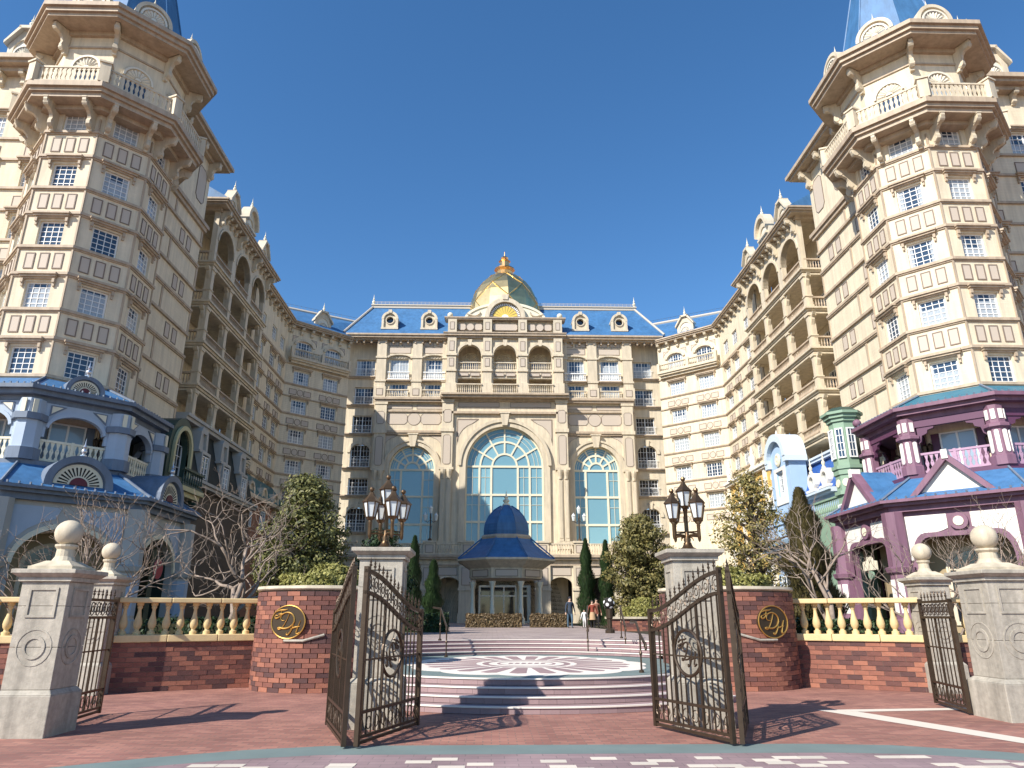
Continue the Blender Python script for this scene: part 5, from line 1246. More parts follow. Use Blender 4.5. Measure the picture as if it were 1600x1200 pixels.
# ================================================================= GROUND, STEPS
q = MB(); q.add([(-400, -60, 0), (400, -60, 0), (400, 700, 0), (-400, 700, 0)], [(0, 1, 2, 3)])
structure(O("ground", q.mesh("ground", PAVE_RED)))
PX, PY = .8, 17.9                                               # centre of the round podium
RS = [5.13, 4.80, 4.47, 4.14]; RH = .12; ZM = 4*RH
# foreground border: teal band, mauve field, white tiles
def arcy(x): return 9.95 - .010*(x-1.0)**2
xs = [-30 + i for i in range(61)]
def yb(x, d): return max(-50, (9.9 - (max(0, abs(x-1.2)-3.2))**1.5*.28) - d)
q = MB()
for i in range(60): q.add([(xs[i], yb(xs[i], .62), .004), (xs[i+1], yb(xs[i+1], .62), .004), (xs[i+1], yb(xs[i+1], 0), .004), (xs[i], yb(xs[i], 0), .004)], [(0, 1, 2, 3)])
structure(O("teal_border", q.mesh("teal_border", TEAL)))
q = MB()
for i in range(60): q.add([(xs[i], -50, .004), (xs[i+1], -50, .004), (xs[i+1], yb(xs[i+1], .625), .004), (xs[i], yb(xs[i], .625), .004)], [(0, 1, 2, 3)])
fld = structure(O("forecourt_paving", q.mesh("forecourt_paving", PAVE_MAUVE)))
tm = MB().box(-.145, .145, -.072, .072, 0, .004).mesh("tile", TILEW)
rnd = random.Random(3)
for row in range(13):
    y = 9.12 - .15*row
    x = -9.0 + rnd.random()*.6
    while x < 10.5:
        st = (row % 4)
        if y < yb(x, .80) and rnd.random() < (.8 if row % 4 < 2 else .35) and row < 12: O("tile", tm, fld, T(x, y, .0055))
        x += (.3 if rnd.random() < .35 else .9 + .3*int(rnd.random()*2))
# white line in the paving at the right
q = MB(); q.add([(6.3, 13.0, .004), (9.8, 13.4, .004), (9.8, 13.62, .004), (5.6, 13.25, .004)], [(0, 1, 2, 3)]); q.add([(5.6, 13.25, .0045), (6.2, 13.02, .0045), (8.4, 6.0, .0045), (8.1, 6.0, .0045)], [(0, 1, 2, 3)])
structure(O("pale_paving_line", q.mesh("pale_paving_line", TILEW)))
# podium: four round steps up to the medallion, then four more to the court
def ring_sector(r0, r1, z0, z1, a0, a1, n):
    q = MB(); vs = []
    for k in range(n+1):
        a = a0 + (a1-a0)*k/n
        for r, z in ((r0, z0), (r1, z0), (r1, z1), (r0, z1)): vs.append((r*cos(a), r*sin(a), z))
    fs = [(0, 3, 2, 1), (4*n, 4*n+1, 4*n+2, 4*n+3)]
    for k in range(n):
        for e in range(4): fs.append((4*k+e, 4*k+(e+1) % 4, 4*k+4+(e+1) % 4, 4*k+4+e))
    return q.add(vs, fs)
A0, A1, NT = radians(222), radians(318), 26
pod = structure(O("podium", (lambda q: [q.prism([((r-.04)*cos(A0+(A1-A0)*k/50), (r-.04)*sin(A0+(A1-A0)*k/50)) for k in range(51)] + [(2.6, 1.5), (-2.6, 1.5)], -.2, RH*(i+1)-.004) for i, r in enumerate(RS)] and q)(MB()).mesh("podium", MAUVE), None, T(PX, PY)))
for i, r in enumerate(RS):
    tl = ring_sector(r-.05, r, RH*i+.004, RH*(i+1)-.025, 0, (A1-A0)/NT-.004/r, 2).mesh("riser_tile", MAUVE)
    for k in range(NT): O("riser_tile", tl, pod, T(PX, PY, 0, A0+(A1-A0)*k/NT))
    O("step_nosing", ring_sector(r-.05, r+.02, RH*(i+1)-.024, RH*(i+1), A0, A1, 60).mesh("step_nosing", NOSE), pod, T(PX, PY))
# medallion
def ell(rx, ry, n, f=lambda a: 1.0): return [(rx*f(2*pi*i/n)*cos(2*pi*i/n), ry*f(2*pi*i/n)*sin(2*pi*i/n)) for i in range(n)]
med = structure(O("medallion", MB().prism(ell(3.95, 4.05, 96), ZM-.03, ZM+.002).mesh("medallion", TEAL), None, T(PX, PY)))
O("star_field", MB().prism(ell(2.6, 3.35, 96, lambda a: 1 + .07*abs(cos(6*a))**.7), ZM+.003, ZM+.006).mesh("star_field", NOSE), med, T(PX, PY-.1))
for k in range(24):
    a = 2*pi*(k+.5)/24; e = .098
    pts = [(r*2.45*cos(a+d), r*3.15*sin(a+d)) for r, d in ((.48, -e), (.93, -e*.75), (.97, 0), (.93, e*.75), (.48, e))]
    O("wedge", MB().prism(pts, ZM+.007, ZM+.010).mesh("wedge", MAUVE), med, T(PX, PY-.1))
for r0, r1 in ((.36, .42), (.25, .28)):
    q = MB(); n = 48
    for k in range(n):
        a, b = 2*pi*k/n, 2*pi*(k+1)/n; q.add([(r0*2.45*cos(a), r0*3.15*sin(a), ZM+.008), (r1*2.45*cos(a), r1*3.15*sin(a), ZM+.008), (r1*2.45*cos(b), r1*3.15*sin(b), ZM+.008), (r0*2.45*cos(b), r0*3.15*sin(b), ZM+.008)], [(0, 1, 2, 3)])
    O("ring", q.mesh("ring", MAUVE), med, T(PX, PY-.1))
for k in range(6):
    x = -.38 + .15*k; O("ornament", MB().prism([(x-.05, -.18), (x+.05, -.10), (x+.09, .15), (x, .2)], ZM+.008, ZM+.011).mesh("ornament", MAUVE), med, T(PX, PY-.1))
# upper steps: concave rings behind the medallion, then the court
RU = [4.15, 4.6, 5.05, 5.5]; RHU = (GZ-ZM)/4
up = structure(O("court_steps", ring_sector(4.2, 6.0, -.3, ZM-.04, radians(20), radians(160), 60).mesh("court_steps", MAUVE), None, T(PX, PY)))
B0, B1, NU = radians(30), radians(150), 34
for i, r in enumerate(RU):
    tl = ring_sector(r, r+.08, ZM+RHU*i+.003, ZM+RHU*(i+1)-.023, 0, (B1-B0)/NU-.004/r, 2).mesh("riser_tile", MAUVE)
    for k in range(NU): O("riser_tile", tl, up, T(PX, PY, 0, B0+(B1-B0)*k/NU))
    O("tread", ring_sector(r+.04, (RU[i+1]+.1 if i < 3 else r+.4), ZM+RHU*(i+1)-.03, ZM+RHU*(i+1)-.003, B0-.15, B1+.15, 60).mesh("tread", MAUVE), up, T(PX, PY))
    O("step_nosing", ring_sector(r-.02, r+.05, ZM+RHU*(i+1)-.022, ZM+RHU*(i+1)+(0.002 if i == 3 else 0), B0-.15, B1+.15, 60).mesh("step_nosing", NOSE), up, T(PX, PY))
q = MB(); n = 40
arc = [(PX + 5.7*cos(B1+.15 - (B1-B0+.3)*k/n), PY + 5.7*sin(B1+.15 - (B1-B0+.3)*k/n)) for k in range(n+1)]
for k in range(n): q.add([(*arc[k], GZ), (*arc[k+1], GZ), (arc[k+1][0]*1.0 + (arc[k+1][0]-PX)*.0, 90, GZ), (arc[k][0], 90, GZ)], [(0, 1, 2, 3)])
structure(O("hotel_court", q.mesh("hotel_court", PAVE_UP)))
# planting ground at both sides, at court level
for s in (-1, 1):
    xa, xb = (PX+s*4.9, PX+s*60); x0, x1 = min(xa, xb), max(xa, xb)
    structure(O("garden_ground", MB().prism([(x0, 20.2), (x1, 20.2), (x1, 95), (x0, 95)], -.2, GZ-.01).mesh("garden_ground", SOIL)))
# ================================================================= GATEWAY
def bevel(o, w=.012):
    m = o.modifiers.new("bevel", 'BEVEL'); m.width = w; m.segments = 2; m.limit_method = 'ANGLE'; return o
def stone_pillar(name, label, x, y, hb, h, plinth, rz=0.0, group=None):
    """square granite pillar: plinth, shaft with sunk panel, moulded cap"""
    M = T(x, y, 0, rz); th = thing(name, label, "pillar", M, group)
    bevel(O("plinth", MB().box(-plinth, plinth, -plinth, plinth, -.02, h*.24).frustum(0, 0, h*.24, h*.27, plinth, hb).mesh("plinth", GRANITE), th, M))
    q = MB(); pw = hb*.62
    zs = [h*.27, h*.52, h*.77, h-.17]
    for k in range(3):
        bevel(O("shaft_block", MB().box(-hb, hb, -hb, hb, zs[k]+.002, zs[k+1]-.003).mesh("shaft_block", GRANITE), th, M), .006)
    t = .035
    for fy in (0, 1, 2, 3):
        R = M @ Matrix.Rotation(fy*pi/2, 4, 'Z')
        q = MB().plate(rect(-pw, pw, h*.70, h*.885), [rect(-pw+t, pw-t, h*.70+t, h*.885-t)], -hb-.018, -hb+.01)
        q.plate([(hb*.48*cos(2*pi*i/20), h*.52 + hb*.48*sin(2*pi*i/20)) for i in range(20)], [[(hb*.34*cos(2*pi*i/20), h*.52 + hb*.34*sin(2*pi*i/20)) for i in range(20)]], -hb-.014, -hb+.01)
        q.plate([(hb*.75*cos(2*pi*i/20), h*.52 + hb*.75*sin(2*pi*i/20)) for i in range(20)], [[(hb*.69*cos(2*pi*i/20), h*.52 + hb*.69*sin(2*pi*i/20)) for i in range(20)]], -hb-.008, -hb+.01)
        O("carved_panel", q.mesh("carved_panel", GRANITE), th, R)
    q = MB().box(-hb-.04, hb+.04, -hb-.04, hb+.04, h-.17, h-.11).frustum(0, 0, h-.11, h-.06, hb+.05, hb+.11).box(-hb-.12, hb+.12, -hb-.12, hb+.12, h-.06, h)
    bevel(O("cap", q.mesh("cap", GRANITE), th, M), .008)
    return th
def ball_finial(th, x, y, z, r, hb):
    M = T(x, y, z)
    q = MB().frustum(0, 0, 0, .05, hb*.95, hb*.95).frustum(0, 0, .05, .13, hb*.9, hb*.5).lathe([(hb*.50, .13), (hb*.38, .2), (hb*.36, .3), (hb*.46, .34), (hb*.46, .37)], 16)
    O("ball_base", q.mesh("ball_base", LIME), th, M)
    O("ball", ball_mesh(r, LIME), th, T(x, y, z+.36+r*.96))
GPL, GPR = (-1.72, 11.62), (3.12, 11.55)
gpl = stone_pillar("gate_pillar", "granite gate pillar carrying lanterns, left of the steps", *GPL, .33, 2.55, .40, .02, "lantern gate pillars")
gpr = stone_pillar("gate_pillar", "granite gate pillar carrying lanterns, right of the steps", *GPR, .33, 2.53, .40, -.02, "lantern gate pillars")
bl = stone_pillar("ball_pillar", "large granite pillar topped by a stone ball at the left edge", -6.33, 10.95, .33, 2.18, .39, .0); ball_finial(bl, -6.33, 10.95, 2.18, .19, .33)
br_ = stone_pillar("ball_pillar", "large granite pillar topped by a stone ball at the right edge", 8.36, 12.1, .38, 2.26, .47, .0); ball_finial(br_, 8.36, 12.1, 2.26, .205, .38)
for x, y, r, lab in ((-8.4, 16.25, .19, "smaller granite pillar with stone ball between side gate and left balustrade"), (9.62, 16.1, .20, "smaller granite pillar with stone ball at the end of the right balustrade"),
                  (-11.3, 16.0, .2, "outermost stone ball pillar behind the left edge pillar"), (12.6, 16.0, .2, "outermost stone ball pillar behind the right edge pillar")):
    p = stone_pillar("small_ball_pillar", lab, x, y, .30, 2.35, .36, 0); ball_finial(p, x, y, 2.35, r, .30)

def lantern_cluster(x, y, z, label):
    M = T(x, y, z, .15); th = thing("lantern_cluster", label, "lantern", M, "five-lamp lanterns on gate pillars")
    q = MB().lathe([(.15, 0), (.15, .03), (.09, .06), (.05, .14), (.06, .18), (.035, .24), (.032, .62), (.045, .66)], 10)
    ex = .27
    for k in range(4):
        a = pi/2*k + .35
        q.tube([(0, 0, .22), (ex*.3*cos(a), ex*.3*sin(a), .245), (ex*cos(a), ex*sin(a), .245)], .018, 6)
        q.tube([(0, 0, .30), (ex*cos(a), ex*sin(a), .285)], .012, 5)
        q.tube([(ex*.3*cos(a)+.05*cos(t)*cos(a), ex*.3*sin(a)+.05*cos(t)*sin(a), .17+.05*sin(t)) for t in [i*pi/6 for i in range(10)]], .009, 4)
        q.lathe([(.0, .15), (.022, .18), (.03, .22), (.028, .40), (.035, .42), (.028, .45)], 8, ex*cos(a), ex*sin(a))
    O("stand", q.mesh("stand", BRONZE, smooth=True), th, M)
    def cage():
        q = MB(); q.lathe([(.03, .0), (.055, .02), (.075, .06)], 6); q.lathe([(.135, .285), (.15, .295), (.14, .31), (.08, .37), (.045, .42), (.03, .455), (.02, .46)], 6)
        for i in range(6):
            a = pi/3*i; q.tube([(.075*cos(a), .075*sin(a), .05), (.125*cos(a), .125*sin(a), .29)], .010, 4)
        q.lathe([(.0, .455), (.034, .475), (.04, .50), (.034, .525), (0, .545)], 10)
        return q.mesh("lantern", BRONZE)
    for k in range(5):
        a = pi/2*k + .35; p = (ex*cos(a), ex*sin(a), .44) if k < 4 else (0, 0, .66)
        L = O("lantern", cached("cage", cage), th, M @ Matrix.Translation(p))
        O("frosted_pane", cached("cagep", lambda: MB().lathe([(.068, .055), (.116, .285)], 6).mesh("frosted_pane", FROST)), L, M @ Matrix.Translation(p))
lantern_cluster(*GPL, 2.55, "five-lamp bronze lantern on the left gate pillar"); lantern_cluster(*GPR, 2.53, "five-lamp bronze lantern on the right gate pillar")

def gate_leaf(label, hx, hy, fx, fy, z_h=1.62, z_f=2.12, nb=15, ring=True, group="open wrought iron gate leaves"):
    """leaf from hinge (hx,hy) to free end (fx,fy); top sweeps up towards the free end"""
    L = sqrt((fx-hx)**2 + (fy-hy)**2); M = T(hx, hy, 0, atan2(fy-hy, fx-hx))
    th = thing("iron_gate_leaf", label, "gate", M, group)
    zt = lambda t: z_h + (z_f-z_h)*(3*t*t-2*t**3)
    for nm, x0, x1, z1 in (("stile", 0, .055, z_h+.03), ("stile", L-.055, L, z_f+.05)): O(nm, MB().box(x0, x1, -.03, .03, .03, z1).mesh(nm, IRON), th, M)
    ts = [i/16 for i in range(17)]
    for off in (0, -.27):
        q = MB(); pts = [(L*t, zt(t)+off) for t in ts]
        q.plate([(p[0], p[1]-.03) for p in pts] + [(p[0], p[1]+.012) for p in pts][::-1], [], -.028, .028); O("top_rail", q.mesh("top_rail", IRON), th, M)
    for z in (.06, .40, .12): O("rail", MB().box(.05, L-.05, -.02, .02, z-.018, z+.018).mesh("rail", IRON), th, M)
    O("rail", MB().box(.05, L-.05, -.012, .012, 1.0, 1.022).mesh("rail", IRON), th, M)
    cx, cz, rr = L*.52, 1.06, .30
    for k in range(1, nb):
        x = L*k/nb; thick = .016 if k % 5 == 0 else .0085
        q = MB(); top = zt(k/nb)
        lo = .1
        if ring and abs(x-cx) < rr-.02 and thick < .01:
            dz = sqrt(rr*rr-(x-cx)**2); q.box(x-thick, x+thick, -thick, thick, lo, cz-dz); O("bar", MB().box(x-thick, x+thick, -thick, thick, cz+dz, top-.26).mesh("bar", IRON), th, M)
        else: q.box(x-thick, x+thick, -thick, thick, lo, top-.26)
        O("spear_tip", MB().lathe([(.009, top-.01), (.009, top+.066)] + [(.018, top+.065), (.02, top+.085), (.008, top+.10), (.016, top+.12), (0, top+.18)], 6, x, 0).mesh("spear_tip", IRON), th, M)
        O("bar", q.mesh("bar", IRON), th, M)
    q = MB(); n = int(L/.19)
    for k in range(n):                                          # scrollwork under the top rail and above the kick rail
        x = L*(k+.5)/n; zc = zt((k+.5)/n)-.145
        q.tube([(x+.07*cos(t), 0, zc+.10*sin(t)) for t in [2*pi*i/14 for i in range(14)]], .009, 4, closed=True)
        q.tube([(x+.035*cos(t), 0, zc+.045*sin(t)) for t in [2*pi*i/10 for i in range(10)]], .008, 4, closed=True)
        for sx in (-1, 1): q.tube([(x+sx*(.085+.02*cos(t)), 0, zc+sx*.06+.03*sin(t)) for t in [i*pi/5 for i in range(9)]], .007, 4)
        q.tube([(x+.055*cos(t), 0, .26+.075*sin(t)) for t in [2*pi*i/12 for i in range(12)]], .008, 4, closed=True)
        for sx in (-1, 1): q.tube([(x+sx*.06, 0, .15), (x+sx*.085, 0, .22), (x+sx*.06, 0, .28), (x+sx*.04, 0, .24)], .007, 4)
    O("scrollwork", q.mesh("scrollwork", IRON), th, M)["kind"] = "stuff"
    if ring:
        q = MB().tube([(cx+rr*cos(t), 0, cz+rr*sin(t)) for t in [2*pi*i/36 for i in range(36)]], .022, 6, closed=True)
        O("emblem_ring", q.mesh("emblem_ring", IRON), th, M)
        q = MB()
        for st in MONO: q.tube([(cx + p[0]*rr*.82, 0, cz + p[1]*rr*.82) for p in st], .013, 5)
        O("monogram", q.mesh("monogram", IRON), th, M)
    return th
def bez(*cp, n=10):
    out = []
    for i in range(0, len(cp)-1, 3):
        a, b, c, d = cp[i:i+4]
        for k in range(n + (1 if i+4 >= len(cp) else 0)):
            t = k/n; u = 1-t; out.append((u**3*a[0]+3*u*u*t*b[0]+3*u*t*t*c[0]+t**3*d[0], u**3*a[1]+3*u*u*t*b[1]+3*u*t*t*c[1]+t**3*d[1]))
    return out
# script letters T, D, H inside a unit circle
MONO = [bez((-.82, .52), (-.5, .78), (-.35, .62), (-.08, .74)), bez((-.44, .68), (-.42, .40), (-.50, .22), (-.74, .20), (-.86, .30), (-.74, .42), (-.62, .36)), bez((-.62, .44), (-.5, .46), (-.4, .44), (-.3, .46)),
        bez((.06, .56), (-.04, .2), (-.2, -.25), (-.42, -.42), (-.62, -.46), (-.6, -.28), (-.42, -.34), (-.1, -.46), (.30, -.30), (.36, .05), (.40, .50), (-.1, .72), (-.40, .40), (-.52, .16), (-.36, .02), (-.2, .1)),
        bez((.34, -.06), (.30, -.3), (.22, -.55), (.06, -.72), (-.04, -.76), (-.08, -.66), (.0, -.62)), bez((.72, .10), (.62, -.2), (.54, -.45), (.52, -.62), (.56, -.72), (.66, -.66), (.74, -.56)), bez((.16, -.42), (.34, -.30), (.5, -.30), (.70, -.24))]
gate_leaf("inner leaf of the left iron gate, swung towards the viewer", -1.08, 11.45, -1.66, 9.66)
gate_leaf("outer leaf of the left iron gate, seen nearly edge-on", -2.42, 11.55, -1.80, 9.64, nb=15)
gate_leaf("inner leaf of the right iron gate with its monogram ring facing the viewer", 2.38, 11.3, 3.03, 9.72)
gate_leaf("outer leaf of the right iron gate, seen edge-on", 3.78, 11.45, 3.12, 9.70)
gate_leaf("narrow side gate leaf standing open by the left edge pillar", -6.3, 11.5, -6.45, 12.95, 1.8, 1.8, 9, False, "narrow side gate leaves")
gate_leaf("narrow side gate leaf standing open by the right edge pillar", 7.82, 12.5, 8.15, 14.0, 1.8, 1.8, 9, False, "narrow side gate leaves")

# ---------------------------------------------------------------- brick walls with separate bricks
BRL, BRH = .30, .098
def brick_mesh(w): return cached(("bk", w), lambda: MB().box(-w/2+.004, w/2-.004, 0, .06, .004, BRH-.004).mesh("brick", BRICK))
def drum(x, y, r, h, label, plaque_ang, plabel):
    M = T(x, y, 0); th = thing("brick_planter", label, "planter", M, "round brick planters")
    O("core", MB().lathe([(r-.02, -.02), (r-.02, h-.02)], 64).mesh("core", MORTAR), th, M)
    na = int(2*pi*r/BRL); vis = [k for k in range(na)]
    nc = int((h-.06)/BRH); rows = []
    near = []; far = MB()
    for c in range(nc):
        for k in range(na):
            a = 2*pi*(k + .5*(c % 2))/na
            d = cos(a - plaque_ang); near.append((d, c, a))
    near.sort(key=lambda t: -t[0])
    bmh = brick_mesh(round(2*pi*r/na, 4))
    for j, (d, c, a) in enumerate(near):
        Mb = T(x + r*cos(a), y + r*sin(a), c*BRH, a + pi/2)
        Mb = Mb @ Matrix.Translation((0, (c*7+j*3) % 5*.002-.055, 0))
        if j < 300: O("brick", bmh, th, Mb)
        elif d > -.7: 
            w = 2*pi*r/na; far.merge(MB().box(-w/2+.004, w/2-.004, 0, .06, .004, BRH-.004), M.inverted() @ Mb)
    o = O("brickwork", far.mesh("brickwork", BRICK), th, M); o["kind"] = "stuff"
    O("coping", MB().lathe([(r-.35, h-.06), (r+.06, h-.06), (r+.09, h-.03), (r+.07, h+.03), (r-.35, h+.05)], 64, cap=False).mesh("coping", LIME, smooth=True), th, M)
    O("soil", MB().lathe([(0, h-.01), (r-.3, h-.01)], 32, cap=False).mesh("soil", SOIL), th, M)
    # oval plaque, part of a thing of its own
    a = plaque_ang; P = T(x + (r+.03)*cos(a), y + (r+.03)*sin(a), h*.66, a + pi/2)
    pl = thing("emblem_plaque", plabel, "plaque", P, "oval monogram plaques")
    rx, rz = .41, .34
    O("plate", MB().plate([(rx*cos(2*pi*i/40), rz*sin(2*pi*i/40)) for i in range(40)], [], -.035, .06).mesh("plate", PLAQUE), pl, P)
    O("rim", MB().tube([(rx*cos(2*pi*i/40), -.04, rz*sin(2*pi*i/40)) for i in range(40)], .014, 6, closed=True).mesh("rim", GILT), pl, P)
    for st in MONO: O("letter_stroke", MB().tube([(p[0]*rx*1.02, -.045, p[1]*rz*1.05) for p in st], [.006 + .012*sin(pi*i/(len(st)-1)) for i in range(len(st))], 5).mesh("letter_stroke", GILT), pl, P)
    hr = thing("wall_rail", "short stone rail below the plaque on the %s brick planter" % ("left" if x < 0 else "right"), "rail", P, "stone rails on planters")
    q = MB(); sg = 1 if x < 0 else -1
    pts = []
    for k in range(9):
        aa = a + sg*(-.04 + .07*k); pts.append((x+(r+.07)*cos(aa), y+(r+.07)*sin(aa), h*.66-.38 + max(0, k-4)*.03))
    O("bar", q.tube(pts, .028, 8).mesh("bar", GRANITE), hr)
    return th
DL, DR = (-3.95, 17.8), (5.65, 17.95)
drum(*DL, 1.5, 2.15, "round red brick planter with gold monogram plaque, left of the steps", radians(-107), "oval bronze plaque with gold script letters on the left brick planter")
drum(*DR, 1.5, 2.15, "round red brick planter with gold monogram plaque, right of the steps", radians(-68), "oval bronze plaque with gold script letters on the right brick planter")
def baluster_wall(p0, p1, label, nbal, hb=1.0, ht=1.93, first=True):
    wl = Wall(p0, p1); th = thing("balustrade_wall", label, "balustrade", wl.M(wl.w/2))
    O("core", MB().box(0, wl.w, .0, .34, -.02, hb-.02).mesh("core", MORTAR), th, wl.M())
    nc = int(hb/BRH); bh = hb/nc
    for c in range(nc):
        u = -BRL*.5*(c % 2)
        while u < wl.w-.02:
            a, b = max(0, u), min(wl.w, u+BRL)
            if b-a > .05: O("brick", brick_mesh(round(b-a, 3)), th, wl.M((a+b)/2, c*bh, .012 + (int(u*17+c*5) % 4)*.002))
            u += BRL
    ns = max(2, int(wl.w/.85))
    for k in range(ns): bevel(O("base_stone", MB().box(wl.w*k/ns+.004, wl.w*(k+1)/ns-.004, -.06, .40, hb, hb+.15).mesh("base_stone", BALU), th, wl.M()), .015)
    for k in range(ns): bevel(O("rail_stone", MB().box(wl.w*k/ns+.003, wl.w*(k+1)/ns-.003, -.03, .34, ht-.11, ht).mesh("rail_stone", BALU), th, wl.M()), .02)
    hB = ht-.11-hb-.15
    bmm = cached(("fbal", round(hB, 3)), lambda: MB().lathe([(q*.088, z*hB) for q, z in baluster_prof(1, 1)], 16).mesh("baluster", BALU, smooth=True))
    for k in range(nbal): O("baluster", bmm, th, wl.M(wl.w*(k+.5)/nbal, hb+.15, -.16))
    return th
baluster_wall((-8.1, 16.35), (-5.3, 17.75), "stone balustrade over brick base, half in shadow left of the left planter", 11)
baluster_wall((6.9, 17.5), (9.45, 16.0), "sunlit stone balustrade over brick base, right of the right planter", 11)
baluster_wall((-11.0, 16.0), (-8.75, 16.2), "short stone balustrade at the far left behind the edge pillar", 8)
baluster_wall((9.95, 16.05), (12.3, 16.0), "short stone balustrade at the far right behind the edge pillar", 8)
# low brick wall at the right of the court
th = thing("low_brick_wall", "low brick planter wall with white coping at the right of the court", "wall", T(8.0, 36.0, GZ))
w = Wall((5.6, 36), (12, 36)); O("core", MB().box(0, w.w, .02, .4, GZ-.1, GZ+.55).mesh("core", MORTAR), th, w.M())
for c in range(6):
    for k in range(21): O("brick", brick_mesh(.3), th, w.M(.15+.3*k + (.0 if c % 2 else .12), GZ+c*.095-.02, .03))
O("coping", MB().box(-.1, w.w, -.12, .5, GZ+.55, GZ+.65).mesh("coping", LIME), th, w.M())

# ---------------------------------------------------------------- handrails on the steps
def handrail(label, pts, legs):
    th = thing("step_handrail", label, "handrail", T(pts[0][0], pts[0][1], 0), "iron handrails on the steps")
    O("rail", MB().tube(pts, .028, 8).mesh("rail", IRON, smooth=True), th)
    e = Vector(pts[0]); q = MB().tube([(e.x + .0, e.y + .10*cos(t)*(1-t/9)-.1, e.z - .08 + .10*sin(t)*(1-t/9)) for t in [i*.5 for i in range(14)]], .018, 6); O("scroll_end", q.mesh("scroll_end", IRON), th)
    for (x, y, z0, z1) in legs: O("baluster_post", MB().lathe([(.05, z0), (.05, z0+.04), (.02, z0+.06), (.017, (z0+z1)/2-.05), (.034, (z0+z1)/2), (.017, (z0+z1)/2+.05), (.02, z1)], 8, x, y).mesh("baluster_post", IRON), th)
handrail("iron handrail with scroll end on the right of the lower steps", [(2.95, 14.6, 1.05), (2.95, 15.0, 1.2), (3.0, 15.6, 1.42), (3.0, 16.2, 1.42)], [(2.95, 15.0, ZM, 1.2)])
handrail("iron handrail on the upper steps, right of the medallion", [(2.75, 21.6, 1.25), (2.85, 22.6, 1.4), (3.15, 24.6, 1.85)], [(2.75, 21.65, ZM, 1.25), (2.95, 23.3, ZM+.2, 1.55)])
handrail("iron handrail on the upper steps, near the court wall", [(3.9, 22.0, 1.25), (4.2, 24.4, 1.85)], [(3.9, 22.0, ZM+.1, 1.25), (4.2, 24.4, GZ, 1.85)])
handrail("iron handrail on the upper steps, left of the medallion", [(-1.25, 20.6, 1.25), (-1.55, 22.4, 1.75), (-1.9, 24.0, 1.8)], [(-1.25, 20.65, ZM, 1.25), (-1.55, 22.4, GZ, 1.75)])
# lamp bollard
lb = thing("lamp_bollard", "black lamp bollard with white-spotted globe beside the walking family", "lamp", T(4.95, 31.5, GZ))
O("post", MB().lathe([(.2, 0), (.2, .12), (.1, .2), (.1, .55), (.14, .6), (.15, .95), (.08, 1.0)], 12, 4.95, 31.5).xf(T(0, 0, GZ)).mesh("post", IRON), lb)
O("globe", MB().lathe([(.24*sin(pi*i/10), -.24*cos(pi*i/10)) for i in range(11)], 16, cap=False).mesh("globe", DARK, smooth='all'), lb, T(4.95, 31.5, GZ+1.2))
q = MB()
for k in range(12):
    zz = 1-2*(k+.5)/12; a = k*2.4; rr = sqrt(1-zz*zz); n = Vector((rr*cos(a), rr*sin(a), zz)); Q = n.to_track_quat('Z', 'Y').to_matrix().to_4x4()
    q.merge(MB().lathe([(0, .247), (.045, .244), (.075, .230)], 10, cap=False), Q)
O("spots", q.mesh("spots", WHITE), lb, T(4.95, 31.5, GZ+1.2))
# ================================================================= PLANTS
def bare_tree(label, x, y, z0, h, spread, seed, stems=1, levels=5, m=BARK, r0=.075):
    rn = random.Random(seed); th = thing("bare_tree", label, "tree", T(x, y, z0)); tr, brn = MB(), MB()
    def grow(p, d, L, r, lv):
        n = 4; pts = [p]; q = p
        for i in range(n):
            d = (d + Vector((rn.uniform(-.32, .32), rn.uniform(-.32, .32), rn.uniform(-.12, .18)))).normalized(); q = q + d*(L/n); pts.append(q)
        (tr if lv < 2 else brn).tube(pts, [r*(1-.38*i/n) for i in range(n+1)], 6 if lv < 2 else (4 if lv < 4 else 3))
        if lv >= levels: return
        for k in range(3 if lv < 3 else 2):
            a = rn.uniform(0, 2*pi); t = d.orthogonal().normalized(); t.rotate(Matrix.Rotation(a, 3, d))
            nd = (d*rn.uniform(.55, .95) + t*rn.uniform(.5, .95)*spread + Vector((0, 0, .12))).normalized()
            grow(pts[-1 if k < 2 else 2], nd, L*rn.uniform(.62, .82), r*.60, lv+1)
    for s_ in range(stems):
        a = 2*pi*s_/max(1, stems)+seed; lean = .0 if stems == 1 else .38
        grow(Vector((.06*cos(a)*(stems > 1), .06*sin(a)*(stems > 1), 0)), Vector((lean*cos(a), lean*sin(a), 1)).normalized(), h*.30, r0, 0)
    O("trunk", tr.mesh("trunk", m, fix=False, smooth='all'), th, T(x, y, z0)); O("branches", brn.mesh("branches", m, fix=False, smooth='all'), th, T(x, y, z0))
def leaf_cloud(blobs, n, size, rn, shell=.5, flat=.35):
    """leaf quads scattered through ellipsoids (cx,cy,cz,rx,ry,rz)"""
    vs, fs = [], []; tot = sum(b[3]*b[4]*b[5] for b in blobs)
    for b in blobs:
        for _ in range(max(6, int(n*b[3]*b[4]*b[5]/tot))):
            d = Vector((rn.gauss(0, 1), rn.gauss(0, 1), rn.gauss(0, 1))).normalized(); r = (rn.random()**shell)
            p = Vector((b[0]+d.x*b[3]*r, b[1]+d.y*b[4]*r, b[2]+d.z*b[5]*r))
            nn = (d + Vector((rn.uniform(-1, 1), rn.uniform(-1, 1), rn.uniform(-.4, 1.2)))*.8).normalized(); a = nn.orthogonal().normalized(); a.rotate(Matrix.Rotation(rn.uniform(0, 6.28), 3, nn)); c = nn.cross(a)
            s_ = size*rn.uniform(.6, 1.3); k = len(vs)
            vs += [p-a*s_, p+c*s_*flat*1.3-a*s_*.1, p+a*s_, p-c*s_*flat*1.3-a*s_*.1]; fs.append((k, k+1, k+2, k+3))
    m = MB(); m.add(vs, fs); return m
